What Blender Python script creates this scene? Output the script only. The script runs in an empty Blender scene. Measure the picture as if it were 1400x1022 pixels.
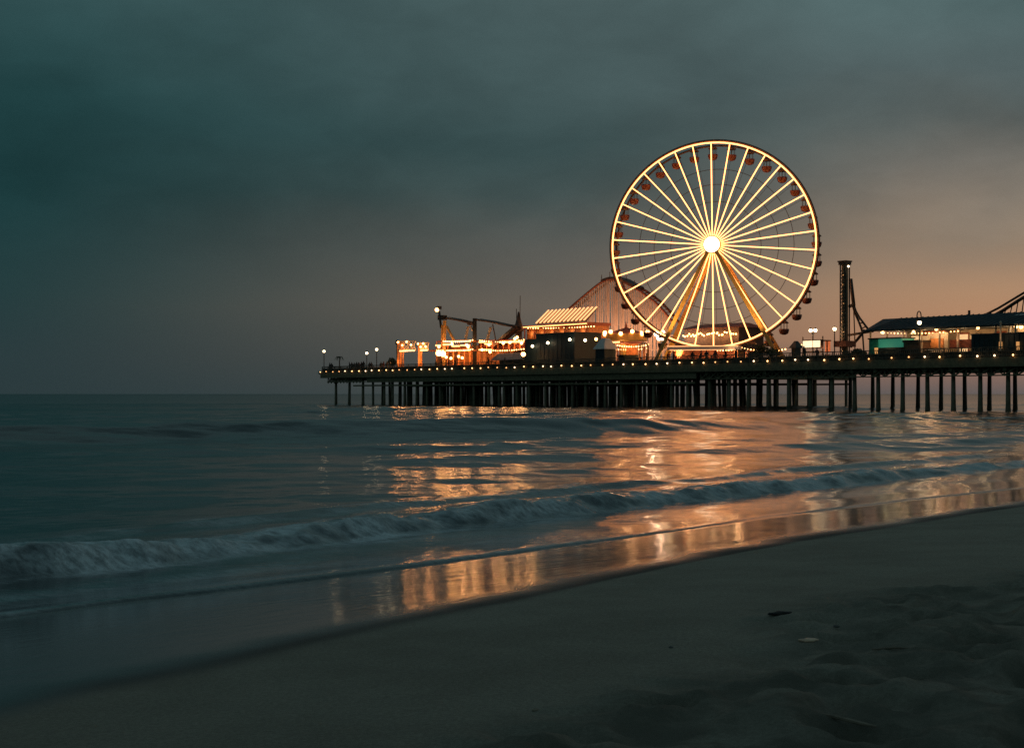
import bpy, math, random
import numpy as np
from mathutils import Vector, Matrix
random.seed(7); rng = np.random.default_rng(11)
SC = bpy.context.scene
COL = SC.collection
R = math.radians
PI = math.pi

def lin(r, g, b):
    f = lambda c: (c/255/12.92) if c/255 <= .04045 else ((c/255+.055)/1.055)**2.4
    return (f(r), f(g), f(b), 1.0)

# ------------------------------------------------------------------ camera
CAM_H = 1.75
F = 1944.4
cam = bpy.data.cameras.new('camera'); cam_o = bpy.data.objects.new('camera', cam); COL.objects.link(cam_o)
cam.sensor_width = 36; cam.lens = 50; cam.clip_start = .05; cam.clip_end = 20000
cam.shift_y = 27/1400
cam_o.location = (0, 0, CAM_H); cam_o.rotation_euler = (R(90), 0, 0)
SC.camera = cam_o

# ------------------------------------------------------------------ dusk sky
W = bpy.data.worlds.new('World'); SC.world = W; W.use_nodes = True
nt = W.node_tree; N = nt.nodes; L = nt.links; N.clear()
def nd(tree, t, **kw):
    n = tree.nodes.new(t)
    for k, v in kw.items():
        if k.startswith('i_'):
            n.inputs[k[2:]].default_value = v
        else:
            setattr(n, k, v)
    return n
def math_n(tree, op, a, b=None, c=None):
    n = tree.nodes.new('ShaderNodeMath'); n.operation = op
    for i, x in enumerate((a, b, c)):
        if x is None: continue
        if isinstance(x, (int, float)): n.inputs[i].default_value = x
        else: tree.links.new(x, n.inputs[i])
    return n.outputs[0]
def maprange(tree, x, a, b, c=0., d=1., smooth=True):
    n = tree.nodes.new('ShaderNodeMapRange'); n.interpolation_type = 'SMOOTHSTEP' if smooth else 'LINEAR'
    tree.links.new(x, n.inputs[0])
    for i, v in zip((1, 2, 3, 4), (a, b, c, d)): n.inputs[i].default_value = v
    return n.outputs[0]
def mixc(tree, f, a, b, mode='MIX'):
    n = tree.nodes.new('ShaderNodeMix'); n.data_type = 'RGBA'; n.blend_type = mode
    for s, x in ((n.inputs[0], f), (n.inputs[6], a), (n.inputs[7], b)):
        if isinstance(x, (int, float)): s.default_value = x
        elif isinstance(x, tuple): s.default_value = x
        else: tree.links.new(x, s)
    return n.outputs[2]
tc = nd(nt, 'ShaderNodeTexCoord')
sep = nd(nt, 'ShaderNodeSeparateXYZ'); L.new(tc.outputs['Generated'], sep.inputs[0])
el = math_n(nt, 'MULTIPLY', math_n(nt, 'ARCSINE', sep.outputs[2]), 180/PI)
az = math_n(nt, 'MULTIPLY', math_n(nt, 'ARCTAN2', sep.outputs[0], sep.outputs[1]), 180/PI)
# slow warp of the cloud layers
cv = nd(nt, 'ShaderNodeCombineXYZ')
L.new(math_n(nt, 'MULTIPLY', az, .05), cv.inputs[0]); L.new(math_n(nt, 'MULTIPLY', el, .11), cv.inputs[1])
cn = nd(nt, 'ShaderNodeTexNoise', i_Scale=1.3, i_Detail=4., i_Roughness=.5, i_Distortion=.6); L.new(cv.outputs[0], cn.inputs['Vector'])
warp = math_n(nt, 'MULTIPLY', math_n(nt, 'SUBTRACT', cn.outputs[0], .5), maprange(nt, el, 1., 9., 0., 4.5))
elw = math_n(nt, 'DIVIDE', math_n(nt, 'ADD', el, warp), 90.)
def ramp(stops):
    n = nd(nt, 'ShaderNodeValToRGB'); cr = n.color_ramp; cr.interpolation = 'LINEAR'
    for i, (e, c) in enumerate(stops):
        s = cr.elements[i] if i < 2 else cr.elements.new(e/90)
        s.position = e/90; s.color = lin(*c)
    L.new(elw, n.inputs[0]); return n.outputs[0]
ZEN = [(24, (72, 95, 98)), (45, (64, 85, 91)), (90, (56, 74, 81))]
sky_l = ramp([(0, (43, 58, 61)), (1.5, (42, 59, 62)), (4, (35, 60, 62)), (8, (26, 57, 59)), (11, (32, 64, 66)), (16, (50, 78, 80))] + ZEN)
sky_m = ramp([(0, (72, 76, 75)), (1.5, (92, 86, 79)), (3.5, (112, 101, 90)), (5.5, (97, 94, 88)), (8, (71, 83, 82)), (10, (62, 81, 82)), (12, (70, 88, 89)), (15.5, (75, 93, 94))] + ZEN)
sky_r = ramp([(0, (100, 92, 90)), (.9, (138, 107, 93)), (2.2, (181, 133, 100)), (4, (173, 137, 107)), (6, (141, 125, 108)), (8.2, (113, 110, 103)), (10, (88, 95, 93)), (12, (80, 94, 95)), (15.5, (83, 105, 106))] + ZEN)
c1 = mixc(nt, maprange(nt, az, -22, 9), sky_l, sky_m)
c2 = mixc(nt, maprange(nt, az, 1, 19), c1, sky_r)
c3 = mixc(nt, maprange(nt, az, 50, 140), c2, sky_l)
cl = nd(nt, 'ShaderNodeTexNoise', i_Scale=2.1, i_Detail=5., i_Roughness=.5, i_Distortion=.3); L.new(cv.outputs[0], cl.inputs['Vector'])
cl2 = nd(nt, 'ShaderNodeTexNoise', i_Scale=6.5, i_Detail=6., i_Roughness=.6, i_Distortion=.8); L.new(cv.outputs[0], cl2.inputs['Vector'])
br = math_n(nt, 'MULTIPLY', maprange(nt, cl.outputs[0], .3, .7, .87, 1.13), maprange(nt, cl2.outputs[0], .3, .7, .965, 1.035))
comb = nd(nt, 'ShaderNodeCombineColor')
for i in range(3): L.new(br, comb.inputs[i])
c4 = mixc(nt, maprange(nt, el, 3, 8), c3, mixc(nt, 1., c3, comb.outputs[0], 'MULTIPLY'))
bg = nd(nt, 'ShaderNodeBackground', i_Strength=1.0); L.new(c4, bg.inputs[0])
wo = nd(nt, 'ShaderNodeOutputWorld'); L.new(bg.outputs[0], wo.inputs[0])

SC.view_settings.view_transform = 'Standard'; SC.view_settings.look = 'None'
SC.view_settings.exposure = 0; SC.view_settings.gamma = 1; SC.view_settings.use_curve_mapping = False
SC.render.engine = 'CYCLES'
SC.cycles.use_denoising = True
SC.cycles.pixel_filter_type = 'BLACKMAN_HARRIS'; SC.cycles.filter_width = 1.5
SC.cycles.sample_clamp_indirect = 12
SC.render.dither_intensity = 2.0
SC.cycles.max_bounces = 6; SC.cycles.diffuse_bounces = 2; SC.cycles.glossy_bounces = 4
SC.cycles.caustics_reflective = False; SC.cycles.caustics_refractive = False

# ------------------------------------------------------------------ materials
def mat(name, rgb, rough=.7, metal=0., emit=None, strength=1., var=.25, scale=3.):
    m = bpy.data.materials.new(name); m.use_nodes = True; t = m.node_tree; b = t.nodes['Principled BSDF']
    b.inputs['Roughness'].default_value = rough; b.inputs['Metallic'].default_value = metal
    c = (*rgb, 1.)
    if var > 0:
        g = nd(t, 'ShaderNodeTexCoord')
        n = nd(t, 'ShaderNodeTexNoise', i_Scale=scale, i_Detail=4.); t.links.new(g.outputs['Object'], n.inputs['Vector'])
        k = maprange(t, n.outputs[0], .3, .7, 0, 1)
        o = mixc(t, k, tuple(x*(1-var) for x in rgb)+(1.,), tuple(min(1, x*(1+var)) for x in rgb)+(1.,))
        t.links.new(o, b.inputs['Base Color'])
    else:
        b.inputs['Base Color'].default_value = c
    if emit:
        b.inputs['Emission Color'].default_value = (*emit, 1.); b.inputs['Emission Strength'].default_value = strength
    return m
M = dict(
    timber=mat('weathered_timber', (.25, .19, .11), .85),
    pile=mat('wet_pile_timber', (.22, .165, .10), .7, scale=1.5),
    rail=mat('railing_timber', (.12, .105, .08), .8),
    teal=mat('teal_paint', (.012, .03, .036), .6),
    slate=mat('dark_roof', (.035, .05, .058), .7, scale=1.),
    white=mat('white_paint', (.72, .70, .66), .5, var=.08),
    cream=mat('cream_paint', (.62, .50, .36), .6, var=.12),
    ochre=mat('ochre_paint', (.62, .36, .10), .45, var=.12),
    brick=mat('rust_red_paint', (.36, .10, .05), .6),
    orange=mat('orange_paint', (.62, .25, .08), .6),
    brown=mat('brown_steel', (.11, .065, .045), .5, metal=.2),
    dark=mat('dark_steel', (.035, .033, .03), .5, metal=.3),
    green=mat('green_awning', (.03, .32, .20), .7),
    bluegrey=mat('blue_grey_canvas', (.12, .17, .22), .8),
    red=mat('red_gondola', (.13, .04, .028), .4),
    foliage=mat('dark_foliage', (.025, .045, .02), .8),
    bark=mat('bark', (.06, .045, .03), .9),
    cloth=mat('dark_clothes', (.03, .032, .036), .9),
    cloth2=mat('dull_red_clothes', (.16, .05, .04), .9),
    skin=mat('skin', (.32, .2, .14), .6),
    pale=mat('pale_support', (.60, .42, .32), .6, var=.1),
    led=mat('wheel_led', (.06, .05, .04), .4, emit=(1., .34, .098), strength=5.7, var=0),
    ledrim=mat('rim_led', (.06, .05, .04), .4, emit=(1., .34, .098), strength=5.2, var=0),
    hub=mat('hub_light', (.8, .8, .8), .4, emit=(1., .78, .5), strength=7., var=0),
    bulb=mat('warm_bulb', (.8, .7, .5), .4, emit=(1., .53, .2), strength=4.5, var=0),
    bulb2=mat('dim_warm_bulb', (.8, .7, .5), .4, emit=(1., .46, .16), strength=2.2, var=0),
    bulb3=mat('pale_bulb', (.8, .7, .5), .4, emit=(1., .66, .38), strength=4., var=0),
    shopglow=mat('wall_glow', (.6, .45, .3), .5, emit=(1., .56, .24), strength=.42, var=0),  # emission put in for lamp light on the pavilion's rear wall
    wallglow2=mat('bright_wall_glow', (.6, .45, .3), .5, emit=(1., .62, .3), strength=.75, var=0),
    olive=mat('olive_brown_steel', (.20, .145, .085), .6),
    bulbw=mat('white_bulb', (.8, .8, .7), .4, emit=(1., .75, .45), strength=7., var=0),
    bulbo=mat('amber_bulb', (.8, .6, .4), .4, emit=(1., .42, .12), strength=12., var=0),
    strip=mat('amber_strip', (.8, .6, .4), .4, emit=(1., .43, .13), strength=4., var=0),
    bar=mat('roof_light_bar', (.8, .7, .5), .4, emit=(1., .42, .16), strength=1.7, var=0),
    screen=mat('lit_sign', (.8, .8, .7), .4, emit=(1., .72, .42), strength=1.4, var=0),
    redsign=mat('lit_red_panel', (.5, .2, .1), .5, emit=(1., .22, .07), strength=.45, var=0),
    greenlit=mat('lit_green_panel', (.1, .5, .35), .5, emit=(.05, .34, .22), strength=.3, var=0),
    glow=mat('lit_window', (.6, .4, .2), .5, emit=(1., .45, .14), strength=.6, var=0),
)

# ------------------------------------------------------------------ mesh helpers
class MB:
    def __init__(self): self.v = []; self.f = []
    def add(self, vs, fs):
        o = len(self.v); self.v += [tuple(x) for x in vs]; self.f += [tuple(i+o for i in q) for q in fs]; return self
    def box8(self, p):      # p: 4 bottom ring, 4 top ring
        return self.add(p, [(3, 2, 1, 0), (4, 5, 6, 7), (0, 1, 5, 4), (1, 2, 6, 5), (2, 3, 7, 6), (3, 0, 4, 7)])
    def box(self, x0, x1, y0, y1, z0, z1):
        return self.box8([(x0, y0, z0), (x1, y0, z0), (x1, y1, z0), (x0, y1, z0), (x0, y0, z1), (x1, y0, z1), (x1, y1, z1), (x0, y1, z1)])
    def beam(self, p, q, w, h=None, up=(0, 0, 1)):
        p = Vector(p); q = Vector(q); d = (q-p).normalized(); up = Vector(up)
        if abs(d.dot(up)) > .98: up = Vector((1, 0, 0))
        s = d.cross(up).normalized(); u = s.cross(d); h = h or w
        r = [s*a*w/2+u*b*h/2 for a, b in ((-1, -1), (1, -1), (1, 1), (-1, 1))]
        return self.box8([p+x for x in r]+[q+x for x in r])
    def tube(self, pts, rad, n=8, closed=False):
        pts = [Vector(p) for p in pts]; m = len(pts); vs = []; fs = []
        rad = rad if isinstance(rad, (list, tuple)) else [rad]*m
        for i, p in enumerate(pts):
            a = pts[i-1] if (i > 0 or closed) else p; b = pts[(i+1) % m] if (i < m-1 or closed) else p
            d = (b-a).normalized(); up = Vector((0, 1, 0)) if abs(d.y) < .9 else Vector((1, 0, 0))
            s = d.cross(up).normalized(); u = s.cross(d)
            for k in range(n):
                t = 2*PI*k/n; vs.append(p+(s*math.cos(t)+u*math.sin(t))*rad[i])
        for i in range(m if closed else m-1):
            j = (i+1) % m
            for k in range(n): fs.append((i*n+k, i*n+(k+1) % n, j*n+(k+1) % n, j*n+k))
        if not closed: fs += [tuple(range(n-1, -1, -1)), tuple(range((m-1)*n, m*n))]
        return self.add(vs, fs)
    def lathe(self, c, prof, n=12):     # prof: list of (r, z)
        c = Vector(c); vs = []; fs = []
        for r, z in prof:
            for k in range(n):
                t = 2*PI*k/n; vs.append(c+Vector((r*math.cos(t), r*math.sin(t), z)))
        for i in range(len(prof)-1):
            for k in range(n): fs.append((i*n+k, i*n+(k+1) % n, (i+1)*n+(k+1) % n, (i+1)*n+k))
        fs += [tuple(range(n-1, -1, -1)), tuple(range((len(prof)-1)*n, len(prof)*n))]
        return self.add(vs, fs)
    def ball(self, c, r, n=8, sq=1.):
        return self.lathe(c, [(r*math.sin(PI*k/6)+1e-4, -r*sq*math.cos(PI*k/6)) for k in range(7)], n)
    def mesh(self, name, m, smooth=False):
        me = bpy.data.meshes.new(name); me.from_pydata(self.v, [], self.f); me.materials.append(m); me.update()
        if smooth: me.shade_smooth()
        return me
def loc_of(o):
    p = Vector(o.location)
    return p + (loc_of(o.parent) if o.parent else Vector((0, 0, 0)))
def obj(name, mb, m, parent=None, smooth=False, local=False):
    if parent is not None and not local:
        off = loc_of(parent); mb.v = [tuple(Vector(v)-off) for v in mb.v]
    o = bpy.data.objects.new(name, mb.mesh(name, m, smooth)); COL.objects.link(o)
    if parent is not None: o.parent = parent
    return o
def inst(name, me, parent, loc, rot=None):
    o = bpy.data.objects.new(name, me); COL.objects.link(o); o.parent = parent; o.location = loc
    if rot: o.rotation_euler = rot
    return o
def tag(o, label=None, cat=None, group=None, kind=None):
    for k, v in (('label', label), ('category', cat), ('group', group), ('kind', kind)):
        if v: o[k] = v
    return o
def thing(name, loc, label, cat, group=None):
    o = bpy.data.objects.new(name, None); COL.objects.link(o); o.location = loc; o.empty_display_size = .3
    return tag(o, label, cat, group)
def lamp(parent, p, watts, rgb=(1., .55, .22), r=.15):
    l = bpy.data.lights.new('lamp_light', 'POINT'); l.energy = watts*.55; l.color = rgb; l.shadow_soft_size = max(r, .22)
    l.use_shadow = True
    o = bpy.data.objects.new('lamp_light', l); COL.objects.link(o); o.parent = parent; o.location = Vector(p)-loc_of(parent)
    return o
def copy_tree(o, parent=None):
    c = o.copy(); COL.objects.link(c); c.parent = parent
    for ch in list(o.children): copy_tree(ch, c)
    return c

# ------------------------------------------------------------------ smooth noise for terrain and water
class VN:
    def __init__(self, seed): self.g = np.random.default_rng(seed).random((256, 256))
    def __call__(self, x, y):
        xi = np.floor(x).astype(int); yi = np.floor(y).astype(int); fx = x-xi; fy = y-yi
        fx = fx*fx*fx*(fx*(fx*6-15)+10); fy = fy*fy*fy*(fy*(fy*6-15)+10); g = self.g
        a = g[xi & 255, yi & 255]; b = g[(xi+1) & 255, yi & 255]; c = g[xi & 255, (yi+1) & 255]; d = g[(xi+1) & 255, (yi+1) & 255]
        return (a*(1-fx)+b*fx)*(1-fy)+(c*(1-fx)+d*fx)*fy-.5
    def fbm(self, x, y, o=4, gain=.5):
        s = 0; a = 1.
        for k in range(o): s = s+a*self(x*2**k+k*17.3, y*2**k+k*9.1); a *= gain
        return s
vn = VN(3); vn2 = VN(5); vn3 = VN(9)

# shore frame: s = metres landward of the still waterline, t = metres along the shore
P0 = np.array([.5, 16.4]); ET = np.array([.656, .755]); ES = np.array([.755, -.656])
def st(x, y): return (x-P0[0])*ES[0]+(y-P0[1])*ES[1], (x-P0[0])*ET[0]+(y-P0[1])*ET[1]
def xy(s, t): return P0[0]+s*ES[0]+t*ET[0], P0[1]+s*ES[1]+t*ET[1]
def sand_base(s, t):
    g = np.interp(t, [-14, -6, -2, .5, 4, 10, 30], [.088, .086, .074, .064, .053, .046, .04])
    qs = np.interp(t, [-12, -9, -6, -2, 4, 15], [5.4, 5.1, 4.5, 3.7, 3.1, 2.9])
    q = np.clip(s-qs, 0, 8.)                   # the beach face eases off into a flat berm
    z = g*np.minimum(s, qs)+g*(q-q*q/16.)*.8
    k = np.clip((s-14)/30, 0, 1)
    return .03+np.where(s < -8, -g*8-.02*(-8-s), z)+.3*k*k
def wet_edge(t): return np.interp(t, [-12, -9.81, -9.28, -8.54, -7.72, -6.82, -5.76, -3.94, -2.12, .34, 3.51, 7.34, 15, 40], [5.35, 5.25, 5.05, 4.95, 4.7, 4.49, 4.34, 3.81, 3.41, 2.95, 2.75, 2.61, 2.5, 2.4])
def water_edge(t): return np.interp(t, [-12, -7.2, -6.2, -5.3, -4.1, -3, -1.4, 1.5, 4.5, 6.5, 8.8, 12.6, 30], [.56, .56, .5, .65, .72, .65, .55, .4, .14, .18, .25, .57, .6])+.05*vn2(t*.7, t*0+3)
def break_edge(t): return np.interp(t, [-10, -5.8, -4.9, -3.2, -.5, 1.6, 4.2, 8.2, 12.6, 20.4, 40], [-1.9, -1.75, -1.5, -1.5, -1.85, -2., -2.15, -2.1, -2.3, -2.44, -2.6])+.22*vn3(t*.6, t*0+1)+.12*vn3(t*1.9, t*0+5)

def grid_mesh(name, X, Y, Z, mask=None, attrs=None):
    nr, nc = X.shape
    co = np.stack([X, Y, Z], -1).reshape(-1, 3).astype(np.float32)
    i = np.arange(nr*nc).reshape(nr, nc)
    q = np.stack([i[:-1, :-1], i[:-1, 1:], i[1:, 1:], i[1:, :-1]], -1).reshape(-1, 4)
    if mask is not None: q = q[mask.reshape(-1)[q].all(1)]
    me = bpy.data.meshes.new(name); me.vertices.add(len(co)); me.vertices.foreach_set('co', co.ravel())
    me.loops.add(q.size); me.loops.foreach_set('vertex_index', q.ravel().astype(np.int32))
    me.polygons.add(len(q)); me.polygons.foreach_set('loop_start', np.arange(0, q.size, 4, dtype=np.int32))
    for k, a in (attrs or {}).items():
        at = me.attributes.new(k, 'FLOAT', 'POINT'); at.data.foreach_set('value', a.ravel().astype(np.float32))
    me.update(calc_edges=True); me.shade_smooth(); me.validate()
    o = bpy.data.objects.new(name, me); COL.objects.link(o); return o

# ------------------------------------------------------------------ beach
def axis(segs):
    out = []
    for a, b, d in segs: out += list(np.arange(a, b, d))
    return np.array(out+[segs[-1][1]])
sa = axis([(-60, -8, 4), (-8, 0, .4), (0, 3, .1), (3, 9.5, .035), (9.5, 14, .15), (14, 60, 3), (60, 600, 60)])
ta = axis([(-600, -60, 60), (-60, -14, 3), (-14, -10.5, .2), (-10.5, 3, .04), (3, 12, .12), (12, 40, 1), (40, 900, 60)])
S, T = np.meshgrid(sa, ta, indexing='ij'); X, Y = xy(S, T)
fine = np.clip((S-2)/2, 0, 1)*np.exp(-((X**2+Y**2)/40**2))
Z = sand_base(S, T)
Z += .012*vn.fbm(S*.35, T*.3, 3)*np.clip((S-wet_edge(T))/1.5, .25, 1)*np.clip(S-1, 0, 1)
# scuffed, trodden sand higher up the beach
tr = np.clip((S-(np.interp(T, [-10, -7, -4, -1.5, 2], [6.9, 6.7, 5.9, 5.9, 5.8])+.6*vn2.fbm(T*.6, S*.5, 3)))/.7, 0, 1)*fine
pits = np.zeros_like(Z)
prng = random.Random(4)
for k in range(520):
    s0 = prng.uniform(5.2, 9.6); t0 = prng.uniform(-11, 6); a0 = prng.uniform(0, PI); l = prng.uniform(.10, .24); w = prng.uniform(.06, .11); d = prng.uniform(.010, .032)
    ii = np.where(np.abs(sa-s0) < .6)[0]; jj = np.where(np.abs(ta-t0) < .6)[0]
    if len(ii) < 2 or len(jj) < 2: continue
    sl = np.ix_(ii, jj); u = (S[sl]-s0)*math.cos(a0)+(T[sl]-t0)*math.sin(a0); v = -(S[sl]-s0)*math.sin(a0)+(T[sl]-t0)*math.cos(a0)
    r2 = (u/l)**2+(v/w)**2
    pits[sl] += -d*np.exp(-r2*1.2)+.3*d*np.exp(-(np.sqrt(r2)-1.45)**2*4)
Z += tr*(np.clip(3.2*pits, -.09, .03)+.06*vn.fbm(S*1.3, T*.7, 4)+.07*vn3.fbm(S*3.2, T*1.8, 3)+.030*vn2.fbm(S*9., T*6., 3))
Z += fine*(1-tr)*(.004*vn2.fbm(S*2., T*1., 3))*np.clip((S-wet_edge(T))/.5, 0, 1)
wd = .45*np.clip((-T-4)/5, 0, 1)+.07
wet = np.clip((wet_edge(T)+.06*vn2.fbm(T*.6, S*.3, 3)-S)/wd+.5, 0, 1); wet = wet*wet*(3-2*wet)
film = np.clip((wet_edge(T)+.25*vn.fbm(T*.9, S*.8, 3)-S)/.75, 0, 1); film = film*film*(3-2*film)
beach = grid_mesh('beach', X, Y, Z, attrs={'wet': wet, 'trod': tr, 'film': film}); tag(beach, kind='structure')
m = bpy.data.materials.new('beach_sand'); m.use_nodes = True; t = m.node_tree; b = t.nodes['Principled BSDF']
at = nd(t, 'ShaderNodeAttribute', attribute_name='wet'); w_ = at.outputs['Fac']
g = nd(t, 'ShaderNodeTexCoord')
n1 = nd(t, 'ShaderNodeTexNoise', i_Scale=1.2, i_Detail=6., i_Roughness=.6); t.links.new(g.outputs['Object'], n1.inputs['Vector'])
n2 = nd(t, 'ShaderNodeTexNoise', i_Scale=55., i_Detail=7., i_Roughness=.75); t.links.new(g.outputs['Object'], n2.inputs['Vector'])
dry = mixc(t, maprange(t, n1.outputs[0], .3, .7), (.42, .36, .28, 1.), (.52, .45, .355, 1.))
dry = mixc(t, maprange(t, n2.outputs[0], .35, .7), mixc(t, 1., dry, (.68, .68, .68, 1.), 'MULTIPLY'), dry)
n3 = nd(t, 'ShaderNodeTexNoise', i_Scale=3.2, i_Detail=5., i_Roughness=.6); t.links.new(g.outputs['Object'], n3.inputs['Vector'])
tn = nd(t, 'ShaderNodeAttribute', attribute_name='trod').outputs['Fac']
dry = mixc(t, math_n(t, 'MULTIPLY', tn, maprange(t, n3.outputs[0], .38, .62, .25, 1.)), dry, (.20, .175, .135, 1.))  # relief shade put into the trodden sand's colour as darker patches
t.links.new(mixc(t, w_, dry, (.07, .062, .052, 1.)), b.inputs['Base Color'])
wr = nd(t, 'ShaderNodeTexNoise', i_Scale=2.2, i_Detail=5.); t.links.new(g.outputs['Object'], wr.inputs['Vector'])
mr = nd(t, 'ShaderNodeMix'); mr.data_type = 'FLOAT'; fl_ = nd(t, 'ShaderNodeAttribute', attribute_name='film').outputs['Fac']; t.links.new(math_n(t, 'POWER', fl_, .45), mr.inputs[0]); mr.inputs[2].default_value = .95
t.links.new(maprange(t, wr.outputs[0], .3, .7, .09, .13), mr.inputs[3]); t.links.new(mr.outputs[0], b.inputs['Roughness'])
b.inputs['IOR'].default_value = 1.4
bu = nd(t, 'ShaderNodeBump', i_Distance=.02); t.links.new(n2.outputs[0], bu.inputs['Height'])
t.links.new(maprange(t, w_, 0, 1, 1., .0, False), bu.inputs['Strength'])
rm = nd(t, 'ShaderNodeMapping'); rm.vector_type = 'TEXTURE'; rm.inputs['Rotation'].default_value = (0, 0, R(-41)); rm.inputs['Scale'].default_value = (1., 4., 1.)
t.links.new(g.outputs['Object'], rm.inputs['Vector'])
rp = nd(t, 'ShaderNodeTexNoise', i_Scale=8., i_Detail=3.); t.links.new(rm.outputs[0], rp.inputs['Vector'])
bu2 = nd(t, 'ShaderNodeBump', i_Distance=.0028, i_Strength=1.); t.links.new(rp.outputs[0], bu2.inputs['Height']); t.links.new(bu.outputs[0], bu2.inputs['Normal'])
t.links.new(bu2.outputs[0], b.inputs['Normal'])
beach.data.materials.append(m)

# ------------------------------------------------------------------ sea
azs = np.radians(np.concatenate([np.linspace(-75, -22, 60)[:-1], np.linspace(-22, 22, 620), np.linspace(22, 60, 40)[1:]]))
rr = np.concatenate([np.arange(5.5, 9, .12), np.arange(9, 26, .065), np.arange(26, 60, .13), np.arange(60, 130, .26), np.arange(130, 260, .65), np.geomspace(260.6, 9000, 60)])
AZ, RR = np.meshgrid(azs, rr, indexing='xy')
X = RR*np.sin(AZ); Y = RR*np.cos(AZ); S, T = st(X, Y)
dr = np.gradient(rr)[:, None]*np.ones_like(X)
H = np.zeros_like(X)
wr_ = random.Random(21)
def wave(H, lam, ang, amp, ph, warp=0.):
    kx, ky = math.sin(ang), math.cos(ang)
    d = X*kx+Y*ky+warp
    keep = np.clip((lam/(2.2*dr))-1, 0, 1)
    return H+keep*amp*np.sin(2*PI*d/lam+ph)
meander = 5*vn(X*.012, Y*.012)*2+1.5*vn2(X*.05, Y*.05)
off = np.clip((-S-3)/6, 0, 1)              # waves live seaward of the breaker
for k in range(64):
    lam = math.exp(wr_.uniform(math.log(.33), math.log(10))); ang = wr_.gauss(-.42, .42); amp = .0026*lam**.92*wr_.uniform(.5, 1.3)
    H = wave(H, lam, ang, amp, wr_.uniform(0, 6.28), meander)
H *= off*(.55+.9*np.clip(vn3.fbm(X*.06, Y*.03, 3)+.5, 0, 1))
# long swell, crests peaked, running in obliquely
def swell(d0, ang, width, amp, wob, e0=.55, x_fade=900.):
    kx, ky = math.sin(ang), math.cos(ang)
    d = X*kx+Y*ky-d0+wob*vn(X*.03+d0, Y*.02)*2
    across = X*ky-Y*kx
    e = e0+(1.45-e0)*np.clip(vn2(across*.045+d0, across*0+d0)+.35, 0, 1)
    e = e*np.interp(X, [x_fade, x_fade+9], [1., .12])
    return amp*e*np.exp(-np.where(d > 0, (d/width)**2, (d/(width*.55))**2))
H += swell(52.6, -.58, 4.2, .62, 1.2, .95, 6.) + swell(72, -.5, 5., .28, 3.) + swell(112, -.10, 8., .30, 5.) + swell(31, -.62, 2.0, .16, 1.5)+swell(40, -.55, 2.4, .18, 2.)+swell(150, -.1, 9, .3, 5.)
# spilling breaker and the thin swash sheet in front of it
we = water_edge(T); de = we-S
be = break_edge(T); x_ = S-be              # >0 in front of the breaker toe
n_t = vn.fbm(T*1.1, S*.8, 4)
hb = .245*(.88+.55*vn2(T*.35, T*0+7)+.3*vn2(T*1.3, T*0+2)+.15*vn3(T*3.1, T*0+8))*np.clip(1.05-(T-3)/32, .42, 1.05)
front = np.clip(-x_/.55, 0, 1); front = front*front*(3-2*front)
back = np.exp(-np.clip(-x_-.6, 0, 99)**2/1.5**2)
x2 = x_+3.3+.7*vn3(T*.25, T*0+11); r2_ = np.clip(.35+1.3*vn3.fbm(T*.16, T*0+21, 3)+.02*(T-4), 0, 1)
H += .11*r2_*np.exp(-np.where(x2 > 0, (x2/.35)**2, (x2/1.1)**2))
H += hb*front*back
turb = np.exp(-((x_+.55)/.5)**2)
rag = np.clip(.5+1.1*vn.fbm(T*2.3, S*2.2, 4, .6), 0, 1.2)
H += turb*(.065*rag-.028+.016*vn3.fbm(T*4.2, S*4, 3))
foam = np.clip(turb*1.6*np.clip(.78+.9*vn2.fbm(T*.45, S*.5+4, 3), .45, 1)*(.2+1.15*np.clip(.5+1.2*vn3.fbm(T*1.6+.3*S, S*2.4, 4), 0, 1)), 0, 1)
streak = np.clip((vn.fbm(T*.55, S*2.6, 4)-.05)*3.2, 0, 1)*np.exp(-((x_+1.7)/1.)**2)*.5
lace = np.clip((vn2.fbm(T*.9+3, S*3.5, 4)-.06)*3, 0, 1)*np.exp(-np.clip(x_, 0, 9)**2/.55**2)*(x_ > -.1)*.55
veil = np.clip((de > 0)*np.clip(de/.3, 0, 1)*(x_ > 0)*(.16+.5*vn2.fbm(T*.5, S*1.8, 4)), 0, .4)*np.clip(1.1-(T+3)/9, .12, 1)
foam = np.clip(foam+veil, 0, 1)
roll2 = r2_*np.exp(-(x2/.45)**2)*np.clip(.3+1.5*vn2.fbm(T*1.4, S*2.4, 4), 0, 1)*.9
foam = np.clip(foam+streak+lace+roll2, 0, 1)
lip = np.exp(-((de-.10)/.09)**2)
foam = np.clip(foam+.55*lip*np.clip(.45+1.3*vn3.fbm(T*.5, T*0+4, 3)+.35*np.clip(-T/5, -1, 1), 0, 1), 0, 1)
sb = sand_base(S, T)
sheet = .045+.010*vn.fbm(T*.8, S*1.6, 3)*np.clip(de, 0, 1)+.012*np.sin(S*3.1+2*vn2(T*.3, S*.3))*np.clip(de-.3, 0, 1)
dc = np.clip(de/.2, 0, 1); film_z = sb+np.where(de > 0, np.interp(T, [-4, 4, 12], [.034, .024, .016])*np.sqrt(dc*(2-dc)+1e-9)+.006*vn.fbm(T*1.2, S*2., 3)*np.clip(de/.5, 0, 1), .3*de)
mm = np.clip(.5+(film_z-sheet)/.05, 0, 1); base = sheet*(1-mm)+film_z*mm+.0125*mm*(1-mm)*2
Z = np.where(S > -3.2, base*np.clip((S+3.2)/1., 0, 1)+(1-np.clip((S+3.2)/1., 0, 1))*0., 0.)
Z = Z+H*np.clip((de+.1)/1., 0, 1)
rough = np.interp(RR, [5, 20, 60, 150, 400, 3000], [.10, .11, .13, .16, .21, .26])
rough = np.where(S > -1.2, .10, rough)
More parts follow.
